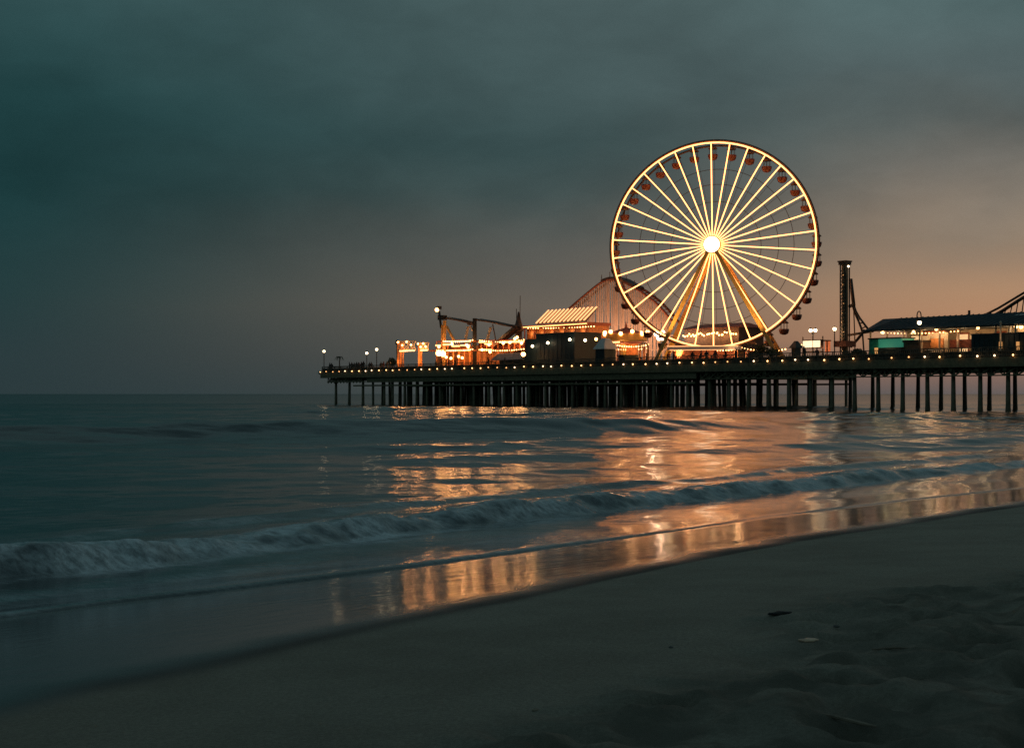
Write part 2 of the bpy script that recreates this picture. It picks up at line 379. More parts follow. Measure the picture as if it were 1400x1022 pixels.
sea = grid_mesh('sea', X, Y, Z, mask=(de > -.35), attrs={'foam': foam, 'rough': rough}); tag(sea, kind='structure')
m = bpy.data.materials.new('sea_water'); m.use_nodes = True; t = m.node_tree; b = t.nodes['Principled BSDF']
fo = nd(t, 'ShaderNodeAttribute', attribute_name='foam').outputs['Fac']; ro = nd(t, 'ShaderNodeAttribute', attribute_name='rough').outputs['Fac']
g = nd(t, 'ShaderNodeTexCoord')
fmap = nd(t, 'ShaderNodeMapping'); fmap.vector_type = 'TEXTURE'; fmap.inputs['Rotation'].default_value = (0, 0, R(-41)); fmap.inputs['Scale'].default_value = (2.2, .8, 1.)
t.links.new(g.outputs['Object'], fmap.inputs['Vector'])
fn = nd(t, 'ShaderNodeTexNoise', i_Scale=9., i_Detail=8., i_Roughness=.7); t.links.new(fmap.outputs[0], fn.inputs['Vector'])
fm = math_n(t, 'MULTIPLY', fo, maprange(t, fn.outputs[0], .30, .68, .30, .95))
b.inputs['Base Color'].default_value = (.006, .02, .022, 1.); b.inputs['IOR'].default_value = 1.34
t.links.new(ro, b.inputs['Roughness'])
mp = nd(t, 'ShaderNodeMapping'); mp.inputs['Rotation'].default_value = (0, 0, R(24)); mp.inputs['Scale'].default_value = (.55, 1.2, 1.)
t.links.new(g.outputs['Object'], mp.inputs['Vector'])
r1 = nd(t, 'ShaderNodeTexNoise', i_Scale=5., i_Detail=4., i_Roughness=.55); t.links.new(mp.outputs[0], r1.inputs['Vector'])
bu = nd(t, 'ShaderNodeBump', i_Distance=.012, i_Strength=.6); t.links.new(r1.outputs[0], bu.inputs['Height']); t.links.new(bu.outputs[0], b.inputs['Normal'])
fb = nd(t, 'ShaderNodeBsdfDiffuse'); fb.inputs[0].default_value = (.78, .82, .83, 1.)
mx = nd(t, 'ShaderNodeMixShader'); t.links.new(fm, mx.inputs[0]); t.links.new(b.outputs[0], mx.inputs[1]); t.links.new(fb.outputs[0], mx.inputs[2])
t.links.new(mx.outputs[0], t.nodes['Material Output'].inputs[0])
sea.data.materials.append(m)

# ------------------------------------------------------------------ the pier
PA = Vector((-31.8, 238., 0)); PD = Vector((.613, -.790, 0)).normalized(); PN = Vector((.790, .613, 0)).normalized()
DK = 5.2                                                # deck height
def PW(a, b, z): return PA+PD*a+PN*b+Vector((0, 0, z))  # pier frame -> world
def ka(u, b):                                           # metres along the pier where sight line u meets the line b metres back
    k = (u-700)/F; return (k*(PA.y+b*PN.y)-PA.x-b*PN.x)/(PD.x-k*PD.y)
def zv(v, a, b): return CAM_H-(v-538)/F*PW(a, b, 0).y
def uz(u, v, b): a = ka(u, b); return PW(a, b, zv(v, a, b))
def pbox(mb, a0, a1, b0, b1, z0, z1):
    return mb.box8([PW(a, b, z) for z in (z0, z1) for a, b in ((a0, b0), (a1, b0), (a1, b1), (a0, b1))])
LEN = 172.; NB = 12.; WA0, WA1, WB = 10., 88., 30.
pier = thing('pier', PW(0, 0, 0), 'long dark timber pier on many piles reaching out to sea', 'pier')
mb = MB(); pbox(mb, 0, LEN, 0, NB, 4.95, DK); pbox(mb, WA0, WA1, NB, WB, 4.95, DK); obj('deck', mb, M['timber'], pier)
mb = MB(); pbox(mb, -.1, LEN, -.25, -.02, 4.35, 5.28); obj('fascia', mb, M['timber'], pier)
mb = MB(); pbox(mb, WA1+.02, WA1+.25, NB, WB, 4.35, 5.28); obj('fascia', mb, M['timber'], pier)
for b in (3., 6., 9., 11.8):
    mb = MB(); pbox(mb, .3, LEN, b-.15, b+.15, 4.35, 4.94); obj('stringer', mb, M['timber'], pier)
for b in (15, 18, 21, 24, 27, 29.8):
    mb = MB(); pbox(mb, WA0, WA1-.02, b-.15, b+.15, 4.35, 4.94); obj('stringer', mb, M['timber'], pier)
# bents: a cap beam and its piles, one object each
mb = MB(); mb.lathe((0, 0, 0), [(.27, -1.6), (.25, .4), (.20, 1.2), (.19, 5.)], 9); pile_me = mb.mesh('pile', M['pile'], True)
mb = MB(); mb.lathe((0, 0, 0), [(.34, -1.6), (.32, .3), (.24, 1.6), (.2, 5.)], 9); pile_fat = mb.mesh('pile', M['pile'], True)
capm = {}
def cap(a, b0, b1, z0, z1):
    mb = MB(); pbox(mb, a-.2, a+.2, b0, b1, z0, z1); obj('cap_beam', mb, M['timber'], pier)
rp = random.Random(5)
def pile(a, b, zt, fat=False, lean=None):
    me = pile_fat if fat else pile_me
    o = inst('pile', me, pier, PW(a, b, zt-5.)-loc_of(pier), lean or (rp.uniform(-.012, .012), rp.uniform(-.012, .012), rp.uniform(0, 6)))
    return o
a = 3.2; npile = 0
while a < LEN-1:
    wide = WA0-1 < a < WA1+.5
    j = rp.uniform(-.25, .25)
    cap(a, .1, NB-.1, 3.95, 4.34)
    if a < WA0+1:
        rows = [(.7, .0), (NB-.8, .6)] if a > 8 else [(.8, 0.)]
    elif wide: rows = [(b, rp.uniform(-.5, .5)) for b in (.6, 4.2, 8., 11.4)]
    else: rows = [(.7, 0.), (NB-.7, rp.uniform(-.2, .2))]
    for b, da in rows:
        pile(a+j*(wide)+da, b, 3.97+.0, fat=(not wide) or rp.random() < .25); npile += 1
    if wide and 12 < a < WA1-1 :
        cap(a+.7, NB+.1, WB-.2, 3.95, 4.34)
        for b in (15., 18.6, 22.2, 25.8, 29.):
            lean = (rp.uniform(-.09, .09), rp.uniform(-.05, .05), rp.uniform(0, 6)) if rp.random() < .3 else None
            pile(a+.7+rp.uniform(-.35, .35), b, 3.97, rp.random() < .15, lean); npile += 1
    a += 4.2 if a < 9 else (3.1 if a < 88 else 3.05)
# a few extra piles clustered under the wheel and the midway
while npile < 285:
    pile(rp.uniform(14, 86), rp.uniform(.5, 9), 3.97, rp.random() < .3); npile += 1
# longitudinal bracing timbers and the deeper skirt under the amusement deck
for b, z in ((.35, 3.05), (11.7, 3.0), (21., 3.0), (29.3, 3.)):
    mb = MB(); pbox(mb, 9.5, WA1-1, b-.08, b+.08, z-.12, z+.12); obj('brace', mb, M['timber'], pier)
mb = MB(); pbox(mb, 14, WA1-.5, .02, .20, 3.55, 4.33); obj('skirt_beam', mb, M['timber'], pier)
mb = MB(); pbox(mb, 14, WA1-.5, NB+.2, NB+.4, 3.5, 4.33); obj('skirt_beam', mb, M['timber'], pier)
mb = MB(); pbox(mb, WA1-.7, WA1-.5, NB+.5, WB-.3, 3.5, 4.33); obj('skirt_beam', mb, M['timber'], pier)
# lattice under both slim ends of the deck
mb = MB()
for a0, a1, st_ in ((1.5, 13.5, 1.0), (WA1, LEN-1, 1.4)):
    pbox(mb, a0, a1, .12, .22, 3.46, 3.58) if a0 > 20 else pbox(mb, a0, a1, .12, .24, 3.62, 3.78)
    a = a0
    while a < a1-st_:
        zt = 4.36; zb = 3.5
        mb.beam(PW(a, .3, zb), PW(a, .3, zt), .14); mb.beam(PW(a, .3, zb), PW(a+st_, .3, zt), .13); mb.beam(PW(a+st_, .36, zb), PW(a, .36, zt), .1)
        a += st_
ob = obj('lattice', mb, M['timber'], pier); ob['kind'] = 'stuff'
# cross ties between the lone bents at the landward part
for k in range(22):
    a = 90+k*3.3
    if a > LEN-4: break
    mb = MB(); mb.beam(PW(a, .9, 3.9-.2*(k % 2)), PW(a+3.2, .9, 3.72+.2*(k % 2)), .1); obj('brace', mb, M['timber'], pier)
# railing
mb = MB(); a = 0.
while a < LEN:
    mb.beam(PW(a, .05, DK), PW(a, .05, 6.2), .13); a += 2.
a = .25
while a < LEN:
    if int(a*4) % 8: mb.beam(PW(a, .05, DK+.1), PW(a, .05, 6.12), .07)
    a += .25
ob = obj('railing_posts', mb, M['rail'], pier); ob.name = 'baluster'; ob['kind'] = 'stuff'
mb = MB(); pbox(mb, .05, LEN, .13, .19, DK+.01, 5.9); obj('kick_board', mb, M['rail'], pier)
for z in (5.45, 5.85, 6.24):
    mb = MB(); pbox(mb, 0, LEN, -.02, .12, z-.05, z+.05); obj('rail', mb, M['rail'], pier)
    mb = MB(); pbox(mb, -.06, .06, .2, NB, z-.05, z+.05); obj('rail', mb, M['rail'], pier)
for z in (5.5, 5.9, 6.24):
    mb = MB(); pbox(mb, WA1-.05, WA1+.05, NB+.2, WB, z-.05, z+.05); obj('rail', mb, M['rail'], pier)
# festoon of bulbs along the outer edge
bulb_mes = []
for m_, r_ in (('bulb', .09), ('bulb3', .095), ('bulb2', .085)):
    mb = MB(); mb.ball((0, 0, 0), r_, 8); bulb_mes.append(mb.mesh('edge_bulb', M[m_], True))
a = .1; k = 0
while a < 150:
    inst('edge_bulb', bulb_mes[(0, 1, 0, 2, 0, 1, 1, 2, 0, 0, 2)[(k*7) % 11]], pier, PW(a+rp.uniform(-.15, .15), -.36, 5.42+rp.uniform(-.06, .06))-loc_of(pier)); a += 2.0+.12*math.sin(k*1.7); k += 1
    if k in (20, 57): a += .9
mb = MB(); mb.lathe(PW(-.2, -.3, 5.3), [(.1, -.35), (.3, -.2), (.3, .25), (.1, .35)], 10); obj('end_beacon', mb, M['white'], pier)

# ------------------------------------------------------------------ lamp posts
def lamp_post(u, v, b, label, power=120, twin=False, top=None, mat_='bulbw', r=.21):
    a = ka(u, b); z = zv(v, a, b); base = PW(a, b, DK)
    t = thing('lamp_post', base, label, 'street lamp', 'lamp posts on the pier')
    mb = MB(); mb.lathe(base, [(.16, 0), (.12, .5), (.07, .6), (.06, (z-DK)-.2)], 8); obj('pole', mb, M['dark'], t)
    heads = [PD*-.35, PD*.35] if twin else [Vector((0, 0, 0))]
    for h in heads:
        c = Vector((base.x, base.y, z))+h
        mb = MB(); mb.ball(c, r, 10); gl = obj('globe', mb, M[mat_], t, True)
        mb = MB(); mb.lathe(c+Vector((0, 0, r*.8)), [(r*.7, 0), (r*.5, .1), (.03, .18)], 8); obj('finial', mb, M['dark'], gl)
        if twin: mb = MB(); mb.beam((base.x, base.y, z-.5), c-Vector((0, 0, r*.9)), .06); obj('arm', mb, M['dark'], t)
    lamp(t, Vector((base.x, base.y, z-.45)), power*.4, (1., .68, .36), .2)
    return t
lamp_post(443, 480, .8, 'lamp post at the far seaward tip of the pier, leftmost lamp of all', 70)
lamp_post(501.5, 482.5, 4., 'shorter of the two lamp posts near the pier end, left of the taller one', 70)
t = lamp_post(515, 477.5, 3., 'taller of the two lamp posts near the pier end, just left of the lit gate', 90)
lamp_post(715.5, 484, 1.2, 'low lamp on a lit post at the left corner of the dark teal hall', 120, mat_='bulbo', r=.32)
lamp_post(1111.5, 451.5, 9., 'twin lamp post in front of the bright white sign', 120, twin=True)
lamp_post(1141, 449.5, 10., 'single lamp post between the white sign and the drop tower', 120)
t = lamp_post(1257, 441, 1., 'tall lamp post with a loop ornament in front of the dark pavilion roof', 140)
p = uz(1256.5, 432, 1.); mb = MB()
mb.tube([p+Vector((0.5*math.sin(k*PI/6)*.42, 0, .5*math.cos(k*PI/6))) for k in range(12)], .06, 5, True); obj('ornament', mb, M['brown'], t)

# ------------------------------------------------------------------ ferris wheel
WC = PW(0, 0, 0)*0+Vector((25.55, 180., 0)); HZ = CAM_H+202*180/F; RW = 12.82
wheel = thing('ferris_wheel', (WC.x, WC.y, DK), 'giant ferris wheel with glowing spokes and white hub above the pier', 'ferris wheel')
WROT = R(-17+0)   # turned a little to the left of the camera
wheel.rotation_euler = (0, 0, WROT)
hc = HZ-DK
def wl(name, mb, m, smooth=False, parent=wheel): return obj(name, mb, M[m], parent, smooth, local=True)
def ring(r, y, n=102): return [(r*math.sin(2*PI*k/n), y, hc+r*math.cos(2*PI*k/n)) for k in range(n)]
NS = 34; PH = R(-.7); YF, YB = -1.25, 1.35
mb = MB(); mb.tube(ring(RW, YF-.12), .09, 6, True); wl('rim_light', mb, 'ledrim', True)
mb = MB(); mb.tube(ring(RW+.3, YF+.05), .14, 6, True); wl('rim', mb, 'brown', True)
mb = MB(); mb.tube(ring(RW+.05, YB), .13, 6, True); wl('rim', mb, 'brown', True)
mb = MB(); mb.tube(ring(RW*.62, YB), .035, 4, True); wl('tension_ring', mb, 'dark', True)
mb = MB(); mb.tube(ring(RW*.77, YB), .035, 4, True); wl('tension_ring', mb, 'dark', True)
mb = MB(); mb.tube(ring(RW*.45, YB), .035, 4, True); wl('tension_ring', mb, 'dark', True)
mb = MB(); mb.beam((0, 0, 1.1), (0, 0, RW-.1), .122, .11, up=(0, 1, 0)); spoke_me = mb.mesh('spoke', M['led'])
mb = MB(); mb.beam((0, -.05, 0), (0, YB-YF+.1, 0), .13); axle_me = mb.mesh('axle', M['dark'])
gr = MB(); gr.lathe((0, 0, 0), [(.04, .0), (.52, -.42), (.6, -.52), (.58, -.56)], 12); gr_me = gr.mesh('gondola_roof', M['brown'], True)
gt = MB(); gt.lathe((0, 0, 0), [(.2, -1.98), (.5, -1.85), (.62, -1.5), (.64, -1.26), (.58, -1.26), (.5, -1.7)], 12); gt_me = gt.mesh('tub', M['red'], True)
gs = MB(); gs.tube([(0, 0, -1.9), (0, 0, -.45)], .05, 6)
for k in range(4):
    x, y = .52*math.cos(k*PI/2+.78), .52*math.sin(k*PI/2+.78); gs.beam((x, y, -1.3), (x, y, -.5), .045)
gs_me = gs.mesh('gondola_frame', M['dark'])
gh = MB(); gh.beam((0, 0, .05), (0, 0, -.1), .12); gh_me = gh.mesh('hanger', M['dark'])
wires = MB()
for k in range(NS):
    th = 2*PI*k/NS+PH
    inst('spoke', spoke_me, wheel, (0, YF, hc), (0, th, 0))
    px, pz = RW*math.sin(th), hc+RW*math.cos(th)
    inst('axle', axle_me, wheel, (px, YF, pz))
    gmid = (YB+YF)/2+.1
    g = inst('gondola', gh_me, wheel, (px, gmid, pz))
    inst('roof', gr_me, g, (0, 0, 0)); inst('tub', gt_me, g, (0, 0, 0)); inst('frame', gs_me, g, (0, 0, 0))
    wires.beam((.5*math.sin(th), YB, hc+.5*math.cos(th)), (RW*math.sin(th), YB, pz), .035)
o = wl('rear_cable', wires, 'dark'); o['kind'] = 'stuff'
def disc(y, r0, r1, d, n=40):
    mb = MB(); vs = []
    for yy in (y, y+d):
        for k in range(n): vs.append((r1*math.sin(2*PI*k/n), yy, hc+r1*math.cos(2*PI*k/n)))
    return mb.add(vs, [tuple(range(n-1, -1, -1)), tuple(range(n, 2*n))]+[(k, (k+1) % n, n+(k+1) % n, n+k) for k in range(n)])
wl('hub_light', disc(-1.85, 0, .98, .08), 'hub')
wl('hub_drum', disc(-1.76, 0, 1.12, 3.4), 'ochre')
wl('axle_shaft', disc(1.66, 0, .45, 2.2), 'dark')
for sx, ty, m_, w in ((-1, -2.6, 'ochre', .44), (1, -2.6, 'ochre', .44), (-1, 3.3, 'ochre', .62), (1, 3.3, 'ochre', .5)):
    mb = MB(); top = Vector((sx*.35, -1.6 if ty < 0 else 2.0, hc-.5)); foot = Vector(((-7.3 if sx < 0 else 9.0), ty, 0))
    mb.beam(foot, top, w, w, up=(0, 1, 0)); lg = wl('leg', mb, m_)
    mb = MB(); mb.box(foot.x-.6, foot.x+.6, foot.y-.6, foot.y+.6, 0, .35); obj('foot_plate', mb, M['dark'], lg, local=True)
mb = MB(); mb.box(-7.9, 9.6, -2.9, 3.6, -.0, .12); wl('base_frame', mb, 'dark')
# lower loading platform with its pale edge-lit canopy
mb = MB(); mb.box(-5.3, 3.6, -3.6, -.4, 2.02, 2.5); cn_ = wl('boarding_canopy', mb, 'white')
mb = MB(); mb.box(-5.3, 3.6, -3.66, -3.605, 2.44, 2.52); obj('canopy_light', mb, M['bar'], cn_, local=True)
mb = MB(); mb.box(-5.0, 3.4, -3.66, -3.605, 1.96, 2.02); obj('canopy_light', mb, M['bar'], cn_, local=True)
for x in (-5, -2.2, .6, 3.3):
    mb = MB(); mb.beam((x, -3.3, .1), (x, -3.3, 2.0), .14); wl('canopy_post', mb, 'orange')
mb = MB(); mb.box(-5.2, 3.5, -.5, -.4, .1, 2.0); wl('rear_panel', mb, 'brick')
for x in (-4., -1.2, 1.8): lamp(wheel, (WC.x, WC.y, DK), 1, r=.1) and None
for o in [c for c in wheel.children if c.type == 'LIGHT']:
    pass
lts = [c for c in wheel.children if c.type == 'LIGHT']
for o, (x, y, z, e) in zip(lts, ((-4., -2., 1.7, 48), (-.8, -2., 1.7, 48), (2.2, -2., 1.7, 48))): o.location = (x, y, z); o.data.energy = e
for x, y, z, e in ((-4.4, 1.6, .8, 500),):
    l = lamp(wheel, (WC.x, WC.y, DK), e, (1., .55, .15), .2); l.location = (x, y, z)
for x, y, tx, e in ((-6.8, -6.6, -4.4, 9000), (8.2, -6.6, 4.6, 7000), (-4.6, -1.2, -3.2, 5200), (6.6, -1.2, 4.6, 2600)):
    l = bpy.data.lights.new('leg_uplight', 'SPOT'); l.energy = e; l.color = (1., .56, .17); l.spot_size = R(34); l.spot_blend = .8; l.shadow_soft_size = .15
    o = bpy.data.objects.new('leg_uplight', l); COL.objects.link(o); o.parent = wheel; o.location = (x, y, .4)
    o.rotation_euler = (Vector((tx, (-2.2 if y < -5 else 2.6), 8.))-Vector((x, y, .4))).to_track_quat('-Z', 'Y').to_euler()
# control booth, kiosks at the foot of the wheel
def kiosk(name, u0, u1, b0, b1, vt, label, m='teal', roof=None, cat='kiosk', vb=None, hat=0.):
    a0 = ka(u0, b0); a1 = max(ka(u1, b1), a0+.6); z1 = zv(vt, a0, b0)
    t = thing(name, PW((a0+a1)/2, (b0+b1)/2, DK), label, cat)
    mb = MB(); pbox(mb, a0, a1, b0, b1, DK+.01, z1-.15-hat); obj('wall', mb, M[m], t)
    mb = MB()
    if hat:
        c = PW((a0+a1)/2, (b0+b1)/2, z1); q = [PW(a, b, z1-.15-hat) for a, b in ((a0-.25, b0-.25), (a1+.25, b0-.25), (a1+.25, b1+.25), (a0-.25, b1+.25))]
        ca, cb = (a0+a1)/2, (b0+b1)/2; k = .4
        q2 = [PW(ca+(a-ca)*k, cb+(b-cb)*k, z1) for a, b in ((a0, b0), (a1, b0), (a1, b1), (a0, b1))]
        mb.box8(q+q2)
    else: pbox(mb, a0-.12, a1+.12, b0-.12, b1+.12, z1-.149, z1)
    obj('roof', mb, M[roof or m], t)
    return t, a0, a1, z1
def door(t, a0, a1, b, z0, z1, m='dark', name='door'):
    mb = MB(); pbox(mb, a0, a1, b-.06, b-.005, z0, z1); return obj(name, mb, M[m], t)
t, a0, a1, z1 = kiosk('ticket_booth', 929, 937.5, 8., 8.6, 478, 'narrow teal ticket booth under the left part of the wheel canopy', hat=.25, cat='booth')
door(t, a0+.15, a1-.1, 8., DK+.9, z1-.8, 'glow', 'window')
t, a0, a1, z1 = kiosk('control_booth', 1082, 1094, 10., 11., 466, 'dark teal booth with a domed top right of the wheel leg', hat=.7, cat='booth')
door(t, a0+.15, a1-.15, 10., DK+.9, z1-1.5, 'dark', 'window')

# ------------------------------------------------------------------ dark teal hall with five wall lamps
def wall_lamp(parent, p, m='bulbw', r=.2, watts=60):
    mb = MB(); mb.ball(p, r, 8); o = obj('wall_lamp', mb, M[m], parent, True)
    mb = MB(); mb.beam(p+Vector((0, 0, r*.7)), p+Vector((0, 0, r*.7+.25))+PN*.5, .06); obj('bracket', mb, M['dark'], o)
    lamp(parent, p-PN*.35, watts*.14, (1., .72, .42), .12)
b0, b1 = 3.2, 8.
a0 = ka(718, b0); a1 = ka(822, b1); zt = zv(457, a0, b0); zs = zv(464, a0, b0)
hall = thing('windowless_hall', PW((a0+a1)/2, b0, DK), 'dark teal windowless hall with white wall lamps in front of the coaster hill', 'hall')
ast = ka(733, b0)
mb = MB(); pbox(mb, a0, ast, b0, b1, DK+.01, zs); obj('wall', mb, M['teal'], hall)
mb = MB(); pbox(mb, ast+.01, a1, b0, b1, DK+.01, zt-.12); obj('wall', mb, M['teal'], hall)
mb = MB(); pbox(mb, ast-.1, a1+.1, b0-.1, b1+.1, zt-.119, zt); obj('parapet', mb, M['slate'], hall)
n_ = 9
for k in range(1, n_):
    aa = ast+(a1-ast)*k/n_
    mb = MB(); pbox(mb, aa-.05, aa+.05, b0-.03, b0-.003, DK+.02, zt-.13); obj('batten', mb, M['slate'], hall)
for u, v in ((728, 473), (749, 468.5), (779, 464), (800, 465)): wall_lamp(hall, uz(u, v, b0-.45))
p = uz(815, 463.5, b0-.3); wall_lamp(hall, p, 'bulbo')
t, *_ = kiosk('snack_kiosk', 814, 842, 1.4, 3.4, 462.5, 'small kiosk with a white tent roof beside the dark teal hall', 'teal', 'white', hat=1.25)
t, *_ = kiosk('low_shed', 845, 873, 1.6, 4., 485, 'low dark shed between the white tent kiosk and the lit columns', 'teal', 'slate', cat='shed')

# ------------------------------------------------------------------ pavilion with the sloping roof of light bars
b0, b1 = 10., 14.5
a0 = ka(716, b0); a1 = ka(800, b0)
lp = thing('light_roof_pavilion', PW((a0+a1)/2, b0, DK), 'two storey pavilion whose sloping roof carries slanting bars of light', 'pavilion')
ze = zv(441.5, ka(732, b0), b0); zr = ze+1.9; br_ = b0+2.1
mb = MB(); pbox(mb, a0, a1, b0+.6, b1, DK+.01, ze-.75); obj('wall', mb, M['orange'], lp)
mb = MB(); pbox(mb, a0-.3, a1+.4, b0, b1, ze-.74, ze-.3); obj('fascia', mb, M['brick'], lp)
mb = MB(); pbox(mb, a0-.3, a1+.4, b0-.06, b0-.005, ze-.56, ze-.46); obj('light_strip', mb, M['strip'], lp)
ar0 = ka(733, b0)
mb = MB(); mb.box8([PW(ar0, b0, ze-.2), PW(a1, b0, ze-.2), PW(a1, b0+.25, ze-.2), PW(ar0, b0+.25, ze-.2), PW(ar0, br_, zr-.12), PW(a1, br_, zr-.12), PW(a1, br_+.25, zr-.12), PW(ar0, br_+.25, zr-.12)]); obj('roof', mb, M['brown'], lp)
for k in range(13):
    aa = ar0+.15+(a1-ar0-.3)*k/12
    mb = MB(); mb.beam(PW(aa, b0-.12, ze-.02), PW(aa+.25, br_-.02, zr+.05), .24, .12, up=PN); obj('light_bar', mb, M['bar'], lp)
for k in range(7):
    aa = a0+(a1-a0)*k/6; mb = MB(); mb.beam(PW(aa, b0+.2, DK), PW(aa, b0+.2, ze-.75), .2); obj('column', mb, M['brick'], lp)
for k in range(6):
    aa = a0+(a1-a0)*(k+.5)/6
    lamp(lp, PW(aa, b0+.25, ze-1.5), 26, (1., .5, .22), .12)

# ------------------------------------------------------------------ hill coaster behind the pavilion
b = 24.
prof = [(770, 431), (778, 422), (790, 411.5), (805, 399), (815, 391), (824, 384.5), (833, 381.5), (842, 381.5), (851, 384), (860, 389), (875, 397.5), (895, 412), (910, 428), (920, 441)]
hill = thing('roller_coaster', uz(845, 490, b)*1, 'roller coaster hill on a pale dense trestle behind the left edge of the wheel', 'roller coaster')
hill.location.z = DK
us = np.linspace(770, 920, 41); vs_ = np.interp(us, [p[0] for p in prof], [p[1] for p in prof])
for off_, nm in ((0, 'track'), (1.3, 'track')):
    mb = MB(); mb.tube([uz(u, v, b)+PN*off_ for u, v in zip(us, vs_)], .19, 6); obj(nm, mb, M['brick'], hill, True)
for k in range(1, 40):
    p = uz(us[k], vs_[k], b)
    mb = MB(); mb.beam(p, p+PN*1.3, .12); obj('crosstie', mb, M['brick'], hill)
sup = [772+2.9*k for k in range(50)]
for k, u in enumerate(sup):
    v = float(np.interp(u, us, vs_)); p = uz(u, v+1.5, b)
    w = random.Random(k).uniform(-1.2, 1.2)*.25
    mb = MB(); mb.beam(Vector((p.x, p.y, DK))+PD*w, p, .2 if k % 4 else .28); obj('support_post', mb, M['pale'], hill)
for z in (8.2, 10.2, 12.2, 14.2, 16.):
    ok = [u for u, v in zip(us, vs_) if uz(u, v, b).z > z+.4]
    if len(ok) > 1:
        mb = MB(); mb.beam(Vector((*uz(ok[0], 500, b).xy, z)), Vector((*uz(ok[-1], 500, b).xy, z)), .08); obj('girt', mb, M['pale'], hill)
mb = MB()
for i in range(14, 27):
    p, q = uz(us[i], vs_[i]-1., b), uz(us[i+1], vs_[i+1]-1., b); mb.beam(p+PN*.6, q+PN*.6, 1.5, .5)
obj('crest_walkway', mb, M['brown'], hill)
mb = MB()
for i in (14, 17, 20, 23, 26):
    p = uz(us[i], vs_[i]-1., b); mb.beam(p, p+Vector((0, 0, 1.)), .1)
obj('crest_rail', mb, M['brown'], hill)
for u in (800, 822, 845, 868, 890):
    p = uz(u, 462, b-4.); lamp(hill, p, 900, (1., .58, .34), .3)

# ------------------------------------------------------------------ swing carousel with bulbs, round canopy, right of the pavilion
p0 = uz(856, 490, 13.)
car = thing('carousel', (p0.x, p0.y, DK), 'round carousel ringed with large amber bulbs left of the wheel', 'carousel')
zc = zv(462.5, ka(856, 13.), 13.)-DK; 
C0 = Vector((p0.x, p0.y, DK))
mb = MB(); mb.lathe(C0, [(2.9, zc-.35), (3., zc-.3), (3., zc+.55), (2.85, zc+.6)], 24); obj('canopy_band', mb, M['ochre'], car)
mb = MB(); mb.lathe(C0, [(2.8, zc+.61), (1.4, zc+1.1), (.2, zc+1.5), (.05, zc+2.3)], 24); obj('canopy_roof', mb, M['brick'], car)
mb = MB(); mb.lathe(C0, [(2.9, .02), (2.9, .4), (2.7, .45)], 24); obj('turntable', mb, M['brown'], car)
mb = MB(); mb.lathe(C0, [(.9, .45), (.8, zc-.4)], 12); obj('centre_drum', mb, M['ochre'], car)
for k in range(10):
    th = 2*PI*k/10; mb = MB(); mb.beam(C0+Vector((2.4*math.cos(th), 2.4*math.sin(th), .45)), C0+Vector((2.4*math.cos(th), 2.4*math.sin(th), zc-.35)), .08); obj('pole', mb, M['cream'], car)
mb = MB(); mb.ball((0, 0, 0), .27, 8); bb = mb.mesh('bulb', M['bulbo'], True)
for k in range(12):
    th = 2*PI*k/12+.2; inst('bulb', bb, car, (3.05*math.cos(th), 3.05*math.sin(th), zc+.55+.3*(k % 2)))
lamp(car, C0+Vector((-.8, -1.9, zc-.8)), 160)

# arcade with a lit edge and open front under the carousel canopy, right of the tent
b0 = 6.; a0 = ka(836, b0); a1 = ka(874, b0+3)
t = thing('game_arcade', PW((a0+a1)/2, b0, DK), 'open fronted orange arcade with a lit eave below the carousel bulbs', 'arcade')
ze = zv(467, a0, b0)
mb = MB(); pbox(mb, a0, a1, b0-.5, b0+4, ze-.25, ze); obj('roof', mb, M['brick'], t)
mb = MB(); pbox(mb, a0, a1, b0-.57, b0-.505, ze-.2, ze-.02); obj('eave_light', mb, M['strip'], t)
mb = MB(); pbox(mb, a0, a1, b0+2.6, b0+2.8, DK+.01, ze-.26); obj('rear_wall', mb, M['orange'], t)
for k in range(4):
    aa = a0+.3+(a1-a0-.6)*k/3; mb = MB(); mb.beam(PW(aa, b0-.2, DK), PW(aa, b0-.2, ze-.25), .18); obj('column', mb, M['orange'], t)
for k in range(3): lamp(t, PW(a0+(a1-a0)*(k+.5)/3, b0+.9, ze-.7), 90, (1., .48, .2))
# lit gate columns between arcade and wheel leg
b0 = 5.; a0 = ka(875, b0); a1 = ka(886, b0)
t = thing('entry_gate', PW((a0+a1)/2, b0, DK), 'lit orange gateway with rounded top left of the wheel leg', 'gate')
zt = zv(470, a0, b0)
for aa in (a0, (a0+a1)/2, a1): mb = MB(); mb.beam(PW(aa, b0, DK), PW(aa, b0, zt-.4), .24); obj('post', mb, M['orange'], t)
mb = MB(); mb.tube([PW((a0+a1)/2-math.cos(k*PI/8)*(a1-a0)/2, b0, zt-.4+.5*math.sin(k*PI/8)) for k in range(9)], .12, 6); obj('arch', mb, M['cream'], t)
lamp(t, PW((a0+a1)/2, b0-1., DK+1.4), 120, (1., .45, .18))
# floodlight by the left leg
p = uz(902, 460, 9.5)
t = thing('floodlight_mast', (p.x, p.y, DK), 'bright white floodlight mast beside the left wheel leg', 'floodlight')
mb = MB(); mb.beam((p.x, p.y, DK), (p.x, p.y, p.z-.5), .2); obj('mast', mb, M['brown'], t)
for dx, dz in ((-.45, .35), (.35, .5), (-.1, -.2), (.5, -.25)):
    mb = MB(); mb.ball(p+Vector((dx, -.2, dz)), .34, 8); obj('flood_lamp', mb, M['bulbw'], t, True)
lamp(t, p-Vector((0, .9, .6)), 220, (1., .6, .28), .3)

